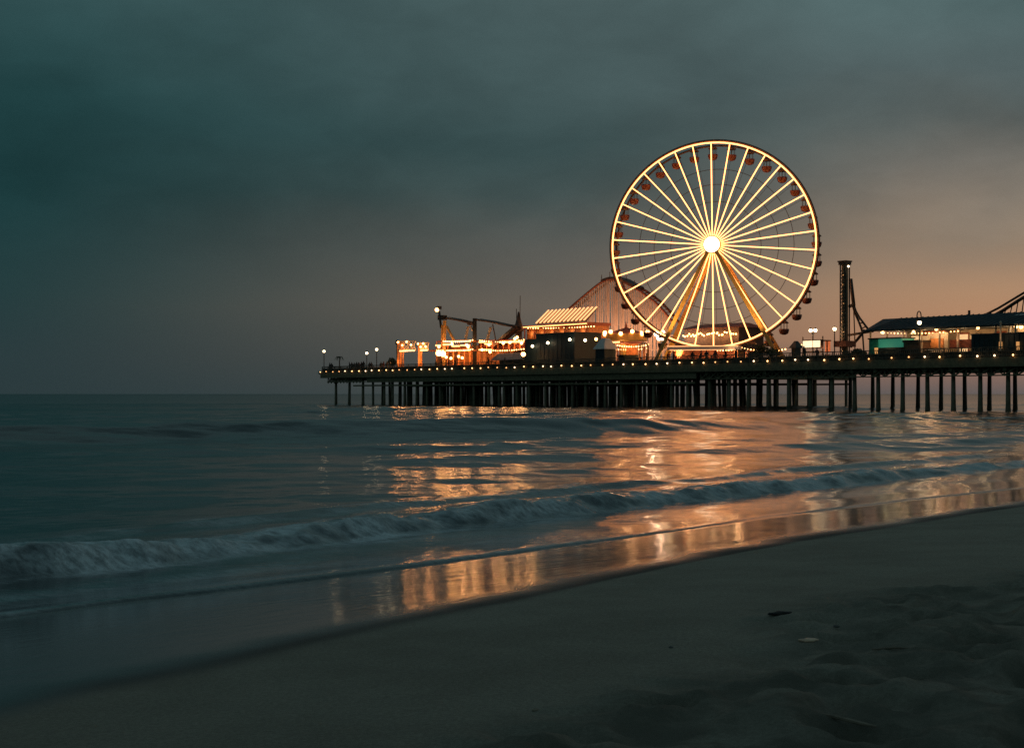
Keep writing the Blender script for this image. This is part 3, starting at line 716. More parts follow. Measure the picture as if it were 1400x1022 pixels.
# ------------------------------------------------------------------ arcade hall behind the wheel
b0 = 24.; a0 = ka(936, b0); a1 = ka(1044, b0+5)
t = thing('market_hall', PW((a0+a1)/2, b0, DK), 'long low hall with red roof and a row of lights seen through the wheel spokes', 'hall')
zr = zv(444, a0, b0); ze = zv(450.5, a0, b0)
mb = MB(); pbox(mb, a0, a1, b0, b0+5, DK+.01, ze-.01); obj('wall', mb, M['brown'], t)
mb = MB(); mb.box8([PW(a, b, z) for z, (x0, x1, y0, y1) in ((ze, (a0-.3, a1+.3, b0-.7, b0+5.4)), (zr, (a0+.8, a1-.8, b0+1.6, b0+3))) for a, b in ((x0, y0), (x1, y0), (x1, y1), (x0, y1))]); obj('roof', mb, M['brick'], t)
mb = MB(); mb.ball((0, 0, 0), .11, 6); lb = mb.mesh('eave_bulb', M['bulbo'], True)
rq = random.Random(3)
for k in range(34):
    if rq.random() > .2: inst('eave_bulb', lb, t, PW(a0+(a1-a0)*(k+rq.random())/34, b0-.45, ze-.8+rq.uniform(-.25, .2))-loc_of(t))
for k in range(5): lamp(t, PW(a0+(a1-a0)*(k+.5)/5, b0-1.1, ze-1.3), 95, (1., .5, .2))
for k in range(8):
    aa = a0+(a1-a0)*(k+.2)/8; door(t, aa, aa+.9, b0, DK+.6, DK+2.6, 'glow' if k % 3 else 'brown', 'shopfront')
# stalls in front of it, under and right of the wheel
for u0, u1, b, vt, lab, m_ in ((945, 958, 15, 481, 'rust red stall under the wheel, left of the middle', 'brick'), (985, 1000, 14, 480, 'orange lit stall under the middle of the wheel', 'orange'),
                               (1004, 1013, 9, 478, 'tall orange booth at the right end of the wheel canopy', 'orange'), (1016, 1030, 15, 480, 'rust brown stall just left of the right wheel leg', 'brick')):
    t, a0, a1, z1 = kiosk('stall', u0, u1, b, b+1.2, vt, lab, m_, 'brown', cat='stall')
    door(t, a0+.15, a1-.2, b, DK+.9, z1-.5, 'glow', 'counter_window')
    lamp(t, PW((a0+a1)/2, b-.8, DK+1.6), 90, (1., .5, .22))

# ------------------------------------------------------------------ steel ride at the seaward side of the amusement deck
b = 7.
def strut(t, name, u0, v0, u1, v1, w, m, b=b, h=None):
    mb = MB(); mb.beam(uz(u0, v0, b), uz(u1, v1, b), w, h); return obj(name, mb, M[m], t)
p = uz(645, 490, b)
ride = thing('steel_coaster', (p.x, p.y, DK), 'low steel coaster with dark track and glowing two level station near the pier end', 'roller coaster')
strut(ride, 'signal_mast', 600.5, 426, 603, 448, .35, 'dark'); strut(ride, 'signal_mast', 601, 434, 608.5, 434, .75, 'dark')
mb = MB(); mb.ball(uz(599.5, 423.5, b)-PN*.3, .3, 8); obj('mast_lamp', mb, M['bulbo'], ride, True); strut(ride, 'lamp_hood', 599, 420.5, 602, 420.5, .5, 'dark')
strut(ride, 'support_post', 608, 438, 607, 500, .52, 'ochre'); strut(ride, 'support_post', 604.5, 444, 604, 500, .3, 'ochre')
strut(ride, 'brace', 610.5, 446, 622, 467, .3, 'ochre'); strut(ride, 'support_post', 640, 446, 636, 467, .28, 'cream'); strut(ride, 'brace', 643, 446, 648.5, 454, .25, 'cream')
strut(ride, 'support_post', 671, 447, 665.5, 466, .28, 'cream'); strut(ride, 'support_post', 673.5, 443, 678, 466, .12, 'brown'); strut(ride, 'support_post', 706, 457, 705, 470, .35, 'cream')
strut(ride, 'tower', 649, 435, 649, 505, .62, 'dark'); strut(ride, 'track_joint', 641, 441, 645, 442, .6, 'brown')
for db in (0, .9):
    for pts in (((607, 434), (625, 437), (642, 441)), ((650, 436.5), (670, 439.5), (690, 444), (706, 446.5)), ((706, 447), (690, 460), (674, 473), (662, 478))):
        mb = MB(); mb.tube([uz(u, v, b)+PN*db for u, v in pts], .16, 6); obj('track', mb, M['brown'], ride, True)
strut(ride, 'track_cover', 704.5, 447.5, 676, 472, .5, 'brown')
# station decks: two lit levels
def deck_row(u0, u1, v, w=.25, m='brick', b=b-1.): strut(ride, 'station_deck', u0, v, u1, v-(u1-u0)*.02, 2.2, m, b, w)
for u0, u1, v in ((595, 644, 479.5), (606, 643, 467.), (655, 716, 479), (655, 717, 466.5)): deck_row(u0, u1, v)
for u0, u1, v in ((596, 602, 472), (606, 616, 471.), (618, 628, 473.), (630, 642, 472), (606, 643, 466.8), (655, 663, 467.5), (663, 672, 470.), (683, 716, 467.5), (655, 665, 478), (667, 672, 478), (610, 643, 479.)):
    mb = MB(); mb.beam(uz(u0, v, b-2.3), uz(u1, v-(u1-u0)*.02, b-2.3), .16, .2); obj('light_strip', mb, M['strip'], ride)
rg = random.Random(8)
mb = MB(); mb.ball((0, 0, 0), .2, 6); sb_ = mb.mesh('station_bulb', M['bulbo'], True)
for u, v in [(599.5, 483), (601.5, 484.5), (607, 485), (610, 488), (616.5, 489.5), (600, 474), (618, 470), (638, 471.5), (640, 474), (668.5, 471), (670, 481), (688, 469), (697, 468), (704, 463), (707, 461), (713, 469), (632, 489), (627, 487), (659, 478)]:
    inst('station_bulb', sb_, ride, uz(u, v, b-2.6)-loc_of(ride))
for u, v in ((599.8, 482.6), (605.5, 483.5)): mb = MB(); mb.ball(uz(u, v, b-2.7), .45, 10); obj('flood_lamp', mb, M['bulbo'], ride, True)
for k in range(16):
    u = 597+k*7.6
    if 645 < u < 654: continue
    strut(ride, 'column', u, 467, u, 505, .2, 'orange', b-.2)
mb = MB(); mb.beam(uz(597, 488, b+2.4), uz(716, 486, b+2.4), .2, 3.4); obj('rear_wall', mb, M['orange'], ride)
mb = MB(); mb.beam(uz(655, 474, b+1.4), uz(717, 472.5, b+1.4), .2, 1.1); obj('upper_wall', mb, M['brick'], ride)
for u, v, e in ((602, 478, 260), (618, 484, 200), (634, 484, 200), (612, 462, 90), (640, 462, 60), (662, 473, 160), (675, 484, 120), (692, 474, 140), (708, 474, 140), (668, 459, 60)): lamp(ride, uz(u, v, b-1.5), e*1.7, (1., .46, .16), .2)
# blue grey awning in front
b_ = 3.; a0 = ka(675, b_); a1 = ka(714, b_)
t = thing('awning_stand', PW((a0+a1)/2, b_, DK), 'stand under a dim blue grey awning left of the teal hall', 'stand')
zt = zv(483, a0, b_)
mb = MB(); mb.box8([PW(a0, b_-.6, zt-1.), PW(a1, b_-.6, zt-1.), PW(a1, b_+1.6, zt-1.), PW(a0, b_+1.6, zt-1.), PW(a0, b_+.8, zt), PW(a1, b_+.8, zt), PW(a1, b_+1.5, zt), PW(a0, b_+1.5, zt)]); obj('awning', mb, M['bluegrey'], t)
mb = MB(); pbox(mb, a0+.1, a1-.1, b_+1., b_+1.5, DK+.01, zt-1.01); obj('counter', mb, M['dark'], t)
for aa in (a0+.1, a1-.1): mb = MB(); mb.beam(PW(aa, b_-.4, DK), PW(aa, b_-.4, zt-1.), .1); obj('post', mb, M['dark'], t)
# spired tower
p = uz(709, 450, 9.)
t = thing('spire_turret', (p.x, p.y, DK), 'slim pointed turret with two masts left of the light bar roof', 'turret')
q = Vector((p.x, p.y, 0))
mb = MB(); mb.beam((p.x, p.y, DK), (p.x, p.y, p.z-.3), 1.0); obj('shaft', mb, M['brown'], t)
mb = MB(); mb.lathe(q, [(.75, p.z-.3), (.7, p.z+.1), (.35, p.z+1.4), (.1, p.z+2.6)], 8); obj('roof', mb, M['brown'], t)
mb = MB(); mb.beam(uz(710.8, 448, 9.), uz(711.2, 404, 9.), .09); obj('mast', mb, M['brown'], t)
mb = MB(); mb.beam(uz(706.5, 448, 9.), uz(706, 422, 9.), .1); obj('mast', mb, M['brown'], t)

# ------------------------------------------------------------------ lit gates near the pier end
def gate(u0, u1, vt, vb, b, label, posts):
    a0 = ka(u0, b); a1 = ka(u1, b); zt = zv(vt, a0, b); zb = zv(vb, a0, b)
    t = thing('lit_gate', PW((a0+a1)/2, b, DK), label, 'gate')
    mb = MB(); n = 6
    for k in range(n):
        x0, x1 = a0+(a1-a0)*k/n, a0+(a1-a0)*(k+1)/n; mb.beam(PW(x0, b, zb), PW(x1, b, zt) if k % 2 else PW(x1, b, zb+.5*(zt-zb)), .12); mb.beam(PW(x0, b, zt), PW(x1, b, zb), .1)
    obj('truss', mb, M['cream'], t)
    for z in (zt, zb): mb = MB(); mb.beam(PW(a0, b, z), PW(a1, b, z), .16); obj('beam', mb, M['cream'], t)
    mb = MB(); mb.beam(PW(a0+.8, b-.2, zb-.05), PW(a1, b-.2, zb-.05), .12, .2); obj('light_strip', mb, M['strip'], t)
    for u, w in posts: aa = ka(u, b); mb = MB(); mb.beam(PW(aa, b+.05, DK), PW(aa, b+.05, zt), w); obj('post', mb, M['orange'], t)
    for k in range(4):
        p = PW(a0+(a1-a0)*(k+.3)/4, b-.25, zt-.1-.5*(k % 2)); mb = MB(); mb.ball(p, .15, 6); obj('bulb', mb, M['bulbo'], t, True)
    lamp(t, PW((a0+a1)/2, b-1., zb-.2), 160, (1., .46, .16)); lamp(t, PW(a0+.6, b-.9, DK+1.6), 110, (1., .4, .12))
    return t
gate(544, 568, 467, 479.5, 3., 'lit truss gateway at the seaward end, leftmost of the glowing structures', ((544.5, .3), (548, .35), (551, .2)))
gate(572.5, 586, 469, 478.5, 4., 'narrow lit gateway between the pier end gate and the steel coaster', ((573.5, .5), (576, .2)))
b = 3.; p = uz(542.8, 465, b); t = thing('flag_pole', (p.x, p.y, DK), 'short dark pole with lantern head at the left side of the first lit gate', 'pole')
mb = MB(); mb.beam((p.x, p.y, DK), (p.x, p.y, p.z), .16); obj('pole', mb, M['dark'], t); mb = MB(); mb.lathe((p.x, p.y, p.z), [(.1, -.7), (.28, -.6), (.28, -.2), (.05, .1)], 8); obj('lantern', mb, M['dark'], t)

# ------------------------------------------------------------------ signs right of the wheel
b = 9.; a0 = ka(1098, b); a1 = ka(1121.5, b); z0 = zv(475, a0, b); z1 = zv(466, a0, b)
t = thing('billboard', PW((a0+a1)/2, b, DK), 'glowing blank white sign box on posts right of the wheel', 'sign')
mb = MB(); pbox(mb, a0-.12, a1+.12, b, b+.35, z0-.12, z1+.12); obj('box', mb, M['brown'], t)
mb = MB(); pbox(mb, a0, a1, b-.05, b-.005, z0, z1); obj('panel', mb, M['screen'], t)
for aa in (a0-.2, (a0+a1)/2, a1+.2): mb = MB(); mb.beam(PW(aa, b+.2, DK), PW(aa, b+.2, z1+.5), .12); obj('post', mb, M['brown'], t)
for z in (z0-.5, z0-1.1): mb = MB(); mb.beam(PW(a0-.2, b+.2, z), PW(a1+.2, b+.2, z), .1); obj('rail', mb, M['brown'], t)
lamp(t, PW((a0+a1)/2, b-.8, z0-.6), 60)
b = 9.5; a0 = ka(1125, b); a1 = ka(1146, b+2); z1 = zv(464.5, a0, b)
t = thing('red_booth', PW((a0+a1)/2, b, DK), 'open booth with a dim red lit panel left of the drop tower', 'booth')
mb = MB(); pbox(mb, a0-.3, a1-.2, b-.3, b+1., z1-.15, z1); obj('roof', mb, M['brown'], t)
mb = MB(); pbox(mb, a0, a1, b+.4, b+.6, z1-1.4, z1-.16); obj('panel', mb, M['redsign'], t)
for aa in (a0, a1): mb = MB(); mb.beam(PW(aa, b, DK), PW(aa, b, z1-.15), .14); obj('post', mb, M['brown'], t)
mb = MB(); pbox(mb, a0, a1, b+.3, b+.5, DK+.01, DK+1.1); obj('counter', mb, M['brick'], t)
lamp(t, PW((a0+a1)/2, b-.3, z1-.9), 25, (1., .4, .18))

# ------------------------------------------------------------------ drop tower and the curved ride track beside it
b = 11.; a_ = ka(1155, b); zt = zv(362, a_, b); zc = zv(356.5, a_, b); base = PW(a_, b, DK)
t = thing('drop_tower', base, 'tall dark drop tower with a wide cap right of the wheel', 'drop tower')
mb = MB(); mb.beam(base, (base.x, base.y, zt), .62); obj('shaft', mb, M['olive'], t)
for dx, dy in ((-1, -1), (1, -1), (1, 1), (-1, 1)):
    c = PD*dx*.36+PN*dy*.36; mb = MB(); mb.beam(base+c, Vector((base.x, base.y, zt))+c, .14); obj('corner_rail', mb, M['dark'], t)
for k in range(26):
    z = DK+.6+k*(zt-DK-1)/26; mb = MB(); mb.beam(PW(a_, b-.38, z)-PD*.3, PW(a_, b-.38, z+.45)+PD*.3, .07); obj('lattice_bar', mb, M['olive'], t)
mb = MB(); pbox(mb, a_-.52, a_+.52, b-.52, b+.52, zt, zc-.15); pbox(mb, a_-.6, a_+.6, b-.6, b+.6, zc-.149, zc); obj('cap', mb, M['brown'], t)
mb = MB(); pbox(mb, a_-.9, a_+.9, b-.9, b+.9, zv(474, a_, b), zv(466, a_, b)); obj('seat_carriage', mb, M['brick'], t)
mb = MB(); mb.ball(uz(1160, 364, b-.9), .12, 6); obj('beacon', mb, M['bulbw'], t, True)
for k in range(9):
    mb = MB(); mb.ball(PW(a_+.2*math.sin(k*4.), b-.44, DK+1.5+k*1.1), .03, 5); obj('marker_light', mb, M['bulb2'], t)
b = 13.; p = uz(1175, 495, b)
t = thing('ride_track', (p.x, p.y, DK), 'steep curving ride track on thin legs between the drop tower and the pavilion', 'ride')
def tk(name, pts, r, m='brown'): mb = MB(); mb.tube([uz(u, v, b) for u, v in pts], r, 6); return obj(name, mb, M[m], t, True)
tk('mast', [(1163.5, 381), (1165.5, 400), (1167.5, 418)], [.17, .19, .2])
tk('mast', [(1162.3, 381), (1163.5, 400), (1165.8, 418)], .08)
tk('track', [(1167, 416), (1170, 425), (1175, 434), (1181, 442), (1187, 450)], .13)
tk('track', [(1166, 418), (1168.5, 427), (1173, 437), (1177, 447), (1179.5, 455)], .13)
tk('collar', [(1161, 419), (1164, 417.5), (1167.5, 418)], .2)
for (u0, v0), (u1, v1) in (((1170, 425), (1168.5, 427)), ((1173, 431), (1171, 433)), ((1176, 436), (1173, 437)), ((1180, 441), (1175, 442)), ((1184, 446), (1178, 449))): tk('crosstie', [(u0, v0), (u1, v1)], .07)
tk('leg', [(1167, 420), (1168.5, 457), (1169, 490)], .07); tk('leg', [(1179, 452), (1181, 480), (1181, 495)], .1)
tk('girder', [(1160, 458), (1175, 455.5), (1194, 452.5)], .14); tk('girder', [(1163, 474), (1173, 463), (1182, 451)], .17)

# ------------------------------------------------------------------ big pavilion with the dark roof
b0, b1 = 2.5, 10.5
a0 = ka(1187, b0); a1 = ka(1392, b0)
pv = thing('dark_roof_pavilion', PW((a0+a1)/2, b0, DK), 'long open pavilion with a dark hipped roof and warm lit interior at right', 'pavilion')
ze = zv(451.5, a0, b0); bm = (b0+b1)/2+1.
zr = zv(436, ka(1208, bm), bm); ah = ka(1208, bm)
mb = MB()
rv = [PW(a0, b0-.6, ze), PW(a1, b0-.6, ze), PW(a1, b1+.6, ze), PW(a0, b1+.6, ze), PW(ah, bm-.1, zr), PW(a1-.6, bm-.1, zr), PW(a1-.6, bm+.1, zr), PW(ah, bm+.1, zr)]
mb.box8(rv); obj('roof', mb, M['slate'], pv)
n_ = 26
for k in range(1, n_):
    aa = a0+(a1-a0)*k/n_
    if aa < ah+.2: continue
    mb = MB(); mb.beam(PW(aa, b0-.58, ze+.05), PW(min(aa, a1-.7), bm-.12, zr+.03), .07, .07); obj('roof_seam', mb, M['slate'], pv)
mb = MB(); pbox(mb, a0, a1, b0-.64, b0-.605, ze-.18, ze); obj('eave_board', mb, M['dark'], pv)
mb = MB(); pbox(mb, a0+.1, a1-.1, b1-1.5, b1-1.3, DK+.01, ze-.02); obj('rear_wall', mb, M['cream'], pv)
for k in range(9):
    aa = a0+.3+(a1-a0-.6)*k/8; mb = MB(); mb.beam(PW(aa, b0, DK), PW(aa, b0, ze-.02), .16); obj('column', mb, M['cream'], pv)
p = uz(1325, 428, bm); mb = MB(); mb.beam(p-Vector((0, 0, .7)), p+Vector((0, 0, .3)), .2); obj('chimney', mb, M['dark'], pv)
for u, v in ((1207, 454.5), (1249, 453.5), (1280, 450), (1337, 448)):
    p = uz(u, v, b0-.2); mb = MB(); mb.ball(p, .17, 8); obj('eave_lamp', mb, M['bulb'], pv, True); lamp(pv, p-Vector((0, 0, .3))+PN*1.2, 40, (1., .66, .32), .15)
for u in (1228, 1264, 1300, 1318, 1360, 1378): lamp(pv, uz(u, 456, b0+4.2), 55, (1., .6, .28), .15)
for k in range(11):  # framed glowing panels, added to stand in for a lamp-lit rear wall
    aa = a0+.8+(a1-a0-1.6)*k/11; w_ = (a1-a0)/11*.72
    fr = MB(); pbox(fr, aa-.12, aa+w_+.12, b1-1.56, b1-1.505, DK+.7, ze-.3); fo_ = obj('panel_frame', fr, M['brick' if k % 3 == 1 else 'cream'], pv)
    mb = MB(); pbox(mb, aa, aa+w_, b1-1.62, b1-1.565, DK+.9+.5*(k % 2), ze-.5); obj('glow_panel', mb, M['shopglow' if k % 4 else 'wallglow2'], fo_)
# things below its roof
def panel(name, label, u0, u1, b, vt, vb, m, cat, dep=.3):
    a0 = ka(u0, b); a1 = ka(u1, b); z1 = zv(vt, a0, b); z0 = zv(vb, a0, b)
    mb = MB(); pbox(mb, a0, a1, b, b+dep, max(z0, DK+.01), z1); o = obj(name, mb, M[m]); tag(o, label, cat); return o, a0, a1, z0, z1
b = 1.6; a0 = ka(1188, b); a1 = ka(1232, b); zt = zv(464, a0, b)
t = thing('green_stand', PW((a0+a1)/2, b, DK), 'stand with a glowing green band and dark counter at the left end of the pavilion', 'stand')
am = ka(1200, b); zm = zv(475.5, a0, b)
mb = MB(); pbox(mb, a0, am, b, b+2.2, DK+.01, zt); obj('side_wall', mb, M['green'], t)
mb = MB(); pbox(mb, am+.01, a1, b+.1, b+2.2, zm, zt); obj('lit_band', mb, M['greenlit'], t)
mb = MB(); pbox(mb, am+.01, a1, b, b+2.2, DK+.01, zm-.02); obj('counter', mb, M['dark'], t)
mb = MB(); pbox(mb, a0-.1, a1+.1, b-.1, b+2.3, zt+.01, zt+.14); obj('roof', mb, M['dark'], t)
door(t, ka(1196, b), ka(1200.5, b), b, DK+.3, zt-.9, 'glow', 'doorway')
lamp(t, uz(1201, 474, b-1.), 14, (1., .8, .4))
b = 2.; a0 = ka(1233, b); a1 = ka(1256, b); t = thing('shutter_stall', PW((a0+a1)/2, b, DK), 'stall with dark shutters and a pale fascia left of the tall lamp post', 'stall')
zt = zv(462.5, a0, b)
mb = MB(); pbox(mb, a0, a1, b, b+2., DK+.01, zt-1.2); obj('shutter', mb, M['dark'], t)
mb = MB(); pbox(mb, a0, a1, b, b+2., zt-1.19, zt-.45); obj('fascia', mb, M['brown'], t); mb = MB(); pbox(mb, a0-.1, a1+.1, b-.2, b+2., zt-.44, zt-.2); obj('roof', mb, M['dark'], t)
b = 4.; a0 = ka(1268, b); a1 = ka(1296, b); t = thing('cream_booth', PW((a0+a1)/2, b, DK), 'cream booth with a lit panel and low railing right of the tall lamp post', 'booth')
zt = zv(455, a0, b)
mb = MB(); pbox(mb, a0, a1, b, b+2., DK+.01, zt); obj('wall', mb, M['cream'], t)
door(t, a0+.4, a1-.5, b, DK+1.3, zt-.6, 'orange', 'panel'); mb = MB(); pbox(mb, a0-.1, a1+.1, b-.5, b+2., zt+.01, zt+.16); obj('roof', mb, M['brick'], t)
mb = MB()
for z in (DK+.35, DK+.7, DK+1.05): mb.beam(PW(a0-.5, b-1., z), PW(a1, b-1., z), .06)
for k in range(6): aa = a0-.5+(a1-a0+.5)*k/5; mb.beam(PW(aa, b-1., DK), PW(aa, b-1., DK+1.05), .06)
obj('guard_rail', mb, M['white'], t)
lamp(t, PW((a0+a1)/2, b-.9, zt-.3), 90, (1., .6, .3)); lamp(t, PW(a0-.4, b-.7, DK+1.6), 60, (1., .6, .3))
b = 3.; o, a0, a1, z0, z1 = panel('sign_board', 'dark red sign board under the pavilion eave right of the cream booth', 1298, 1328, b, 464.5, 475.5, 'brick', 'sign')
lamp(o, Vector((PW((a0+a1)/2, b-1., z1))), 28, (1., .5, .25))
b = 1.6; a0 = ka(1328, b); a1 = ka(1420, b); zt = zv(458, a0, b)
t = thing('teal_container', PW((a0+a1)/2, b, DK), 'long dark teal container at the right edge under the pavilion', 'container')
mb = MB(); pbox(mb, a0, a1, b, b+2.4, DK+.01, zt); obj('wall', mb, M['teal'], t)
k = 0; aa = a0+.3
while aa < a1: mb = MB(); pbox(mb, aa-.06, aa+.06, b-.06, b-.004, DK+.05, zt-.05); obj('rib', mb, M['teal'], t); aa += .55
mb = MB(); pbox(mb, a0-.05, a1, b-.1, b+2.5, zt+.01, zt+.12); obj('lid', mb, M['slate'], t)
for u in (1368, 1391.5):
    p = uz(u, 474, b-.25); mb = MB(); mb.beam(p-Vector((0, 0, .55)), p+Vector((0, 0, .5)), .24); tag(obj('wall_lantern', mb, M['glow'], t))
b = 1.2; p = uz(1368, 438, b); t = thing('lit_post', (p.x, p.y, DK), 'pale floodlit post in front of the right end of the dark roof', 'post')
mb = MB(); mb.lathe((p.x, p.y, DK), [(.1, 0), (.08, p.z-DK-.3), (.13, p.z-DK-.2), (.04, p.z-DK)], 8); obj('pole', mb, M['cream'], t); lamp(t, p-Vector((.2, .6, 1.6)), 10, (1., .6, .3))
# arched stall at the frame edge and the coaster rising behind
b = 6.; a0 = ka(1380, b); a1 = ka(1425, b); t = thing('arched_arcade', PW((a0+a1)/2, b, DK), 'lit arcade with a curved gable at the right edge of the picture', 'arcade')
z0 = zv(458, a0, b); z1 = zv(432, a0, b)
mb = MB(); pbox(mb, a0+.3, a1, b+1., b+3., z0, z1-.2); obj('wall', mb, M['cream'], t)
mb = MB(); mb.tube([PW(a0+.9*(1-math.cos(k*PI/16)), b, z0+(z1-z0)*math.sin(k*PI/16)) for k in range(9)]+[PW(a1, b, z1)], .14, 6); obj('gable', mb, M['white'], t)
mb = MB(); pbox(mb, a0, a1, b, b+3., z0-.25, z0-.01); obj('floor_beam', mb, M['dark'], t)
mb = MB(); pbox(mb, a0+.9, a1, b-.1, b+.0, z1-1.0, z1-.75); obj('fascia', mb, M['dark'], t)
for aa in (a0+.2, a0+2.4): mb = MB(); pbox(mb, aa-.15, aa+.15, b+.2, b+.5, DK+.01, z0-.26); obj('column', mb, M['dark'], t)
for u, v in ((1389, 446), (1396, 446.5)): mb = MB(); mb.ball(uz(u, v, b+.4), .22, 8); obj('bulb', mb, M['bulb'], t, True)
lamp(t, uz(1391, 450, b+.2), 30, (1., .62, .32)); lamp(t, uz(1404, 446, b+.2), 30, (1., .62, .32))
b = 11.; p = uz(1400, 500, b); t = thing('lift_hill', (p.x, p.y, DK), 'coaster lift hill climbing out of the picture behind the pavilion roof at right', 'roller coaster')
def tk2(name, pts, r, m='brown', db=0.): mb = MB(); mb.tube([uz(u, v, b)+PN*db for u, v in pts], r, 6); return obj(name, mb, M[m], t, True)
tk2('track', [(1343, 432), (1365, 421), (1385, 409), (1405, 397), (1440, 378)], .12); tk2('track', [(1354, 434), (1372, 424), (1388, 413.5), (1405, 403), (1440, 384)], .18)
tk2('girder', [(1362, 430), (1405, 428), (1440, 427)], .1)
for k in range(9): u = 1368+k*8.; v = float(np.interp(u, [1354, 1372, 1388, 1405, 1440], [434, 424, 413.5, 403, 384])); tk2('support_post', [(u, v), (u-3., 429), (u-4., 480)], .06)

rq = random.Random(17)
def fairy(label, u0, v0, u1, v1, b, n, sag, r=.085):
    p0 = uz(u0, v0, b); p1 = uz(u1, v1, b); t = thing('light_string', (p0.x, p0.y, p0.z), label, 'light string', 'strings of small lamps over the midway')
    pts = [p0.lerp(p1, i/(n-1))-Vector((0, 0, sag*4*(i/(n-1))*(1-i/(n-1)))) for i in range(n)]
    mb = MB(); mb.tube(pts, .02, 4); obj('wire', mb, M['dark'], t)
    mb = MB(); mb.ball((0, 0, 0), r, 6); me = mb.mesh('bulb', M['bulbo'], True); mb = MB(); mb.ball((0, 0, 0), r*.8, 6); me2 = mb.mesh('bulb', M['bulb'], True)
    for p in pts:
        if rq.random() > .12: inst('bulb', me if rq.random() < .6 else me2, t, p-Vector((0, 0, r))-p0)
fairy('light string along the front of the steel coaster lower station', 597, 477.5, 646, 476.5, 4.3, 18, .15)
fairy('light string along the upper left deck of the steel coaster', 606, 465, 646, 464, 4.4, 15, .2)
fairy('light string right of the dark steel tower, upper one', 656, 464.5, 716, 463.5, 4.4, 20, .25)
fairy('light string right of the dark steel tower, lower one', 656, 477, 716, 476, 4.3, 20, .2)
fairy('light string under the eave of the light bar roof', 722, 447.5, 812, 445, 9.6, 26, .1)
fairy('light string from the tent kiosk to the entry gate', 838, 469.5, 886, 470, 5.2, 16, .3)
fairy('light string in front of the carousel turntable', 832, 475, 884, 475, 9.5, 16, .2)
fairy('light string under the front edge of the wheel boarding canopy', 922, 478.5, 1008, 476.5, 9.5, 24, .15)
fairy('light string from the wheel base to the white sign', 1014, 474, 1096, 470, 12., 20, .6)
fairy('light string hung along the pavilion eave at right', 1200, 453.5, 1320, 450.5, 2.2, 26, .2, .06)
# ------------------------------------------------------------------ trees and palms on the deck
def leaf_cloud(mb, c, rx, rz, n, size, rg):
    for _ in range(n):
        while True:
            d = Vector((rg.uniform(-1, 1), rg.uniform(-1, 1), rg.uniform(-1, 1)))
            if .3 < d.length < 1: break
        p = c+Vector((d.x*rx, d.y*rx, d.z*rz)); a = Vector((rg.gauss(0, 1), rg.gauss(0, 1), rg.gauss(0, 1))).normalized(); b_ = a.orthogonal().normalized(); s = size*rg.uniform(.6, 1.3)
        mb.add([p-a*s, p+b_*s*.5, p+a*s, p-b_*s*.5], [(0, 1, 2, 3)])
def tree(u, v, b, h_px, label, seed, r=.9):
    rg = random.Random(seed); a = ka(u, b); base = PW(a, b, DK); top = zv(v, a, b)-DK
    t = thing('tree', base, label, 'tree', 'small trees on the pier')
    mb = MB(); mb.tube([base, base+Vector((.05, .03, top*.35)), base+Vector((-.05, 0, top*.7))], [.13, .1, .05], 6)
    for k in range(4): an = k*1.7; mb.tube([base+Vector((0, 0, top*.4)), base+Vector((.5*math.cos(an), .5*math.sin(an), top*.75))], [.05, .02], 5)
    obj('trunk', mb, M['bark'], t)
    mb = MB()
    for k in range(5):
        an = k*1.26+seed; leaf_cloud(mb, base+Vector((.45*r*math.cos(an), .45*r*math.sin(an), top*(.62+.08*(k % 3)))), r*.55, top*.2, 90, .16, rg)
    leaf_cloud(mb, base+Vector((0, 0, top*.8)), r*.5, top*.18, 70, .15, rg); obj('crown', mb, M['foliage'], t)
tree(1041, 468, 11, 0, 'small dark leafy tree between the wheel leg and the lit stall', 3, 1.)
tree(1056, 474, 8, 0, 'low bushy tree right of the wheel leg foot', 5, 1.1)
tree(1033, 480, 6, 0, 'squat dark shrub tree left of the right wheel foot', 6, .9)
tree(1174, 476, 5, 0, 'rounded dark tree below the curving ride track', 8, 1.)
tree(1160, 482, 3, 0, 'low dark shrub at the foot of the drop tower', 9, .9)
tree(536, 488, 6, 0, 'small dark tree left of the first lit gate', 12, .9)
a = ka(463.5, 3.); base = PW(a, 3., DK); zt = zv(489, a, 3.)-DK
t = thing('palm_tree', base, 'small palm near the seaward tip of the pier', 'palm tree')
mb = MB(); mb.tube([base, base+Vector((.1, 0, zt*.5)), base+Vector((.05, 0, zt))], [.14, .1, .08], 6); obj('trunk', mb, M['bark'], t)
for k in range(9):
    an = k*2*PI/9; d = Vector((math.cos(an), math.sin(an), 0)); c = base+Vector((.05, 0, zt)); s = Vector((-d.y, d.x, 0))
    q = [c+d*(.9*i/4)+Vector((0, 0, .35*math.sin(i/4*PI)-.45*(i/4)**2)) for i in range(5)]; mb = MB()
    for i in range(4): w0, w1 = .16*(1-i/5), .16*(1-(i+1)/5); mb.add([q[i]-s*w0, q[i]+s*w0, q[i+1]+s*w1, q[i+1]-s*w1], [(0, 1, 2, 3)])
    obj('frond', mb, M['foliage'], t)

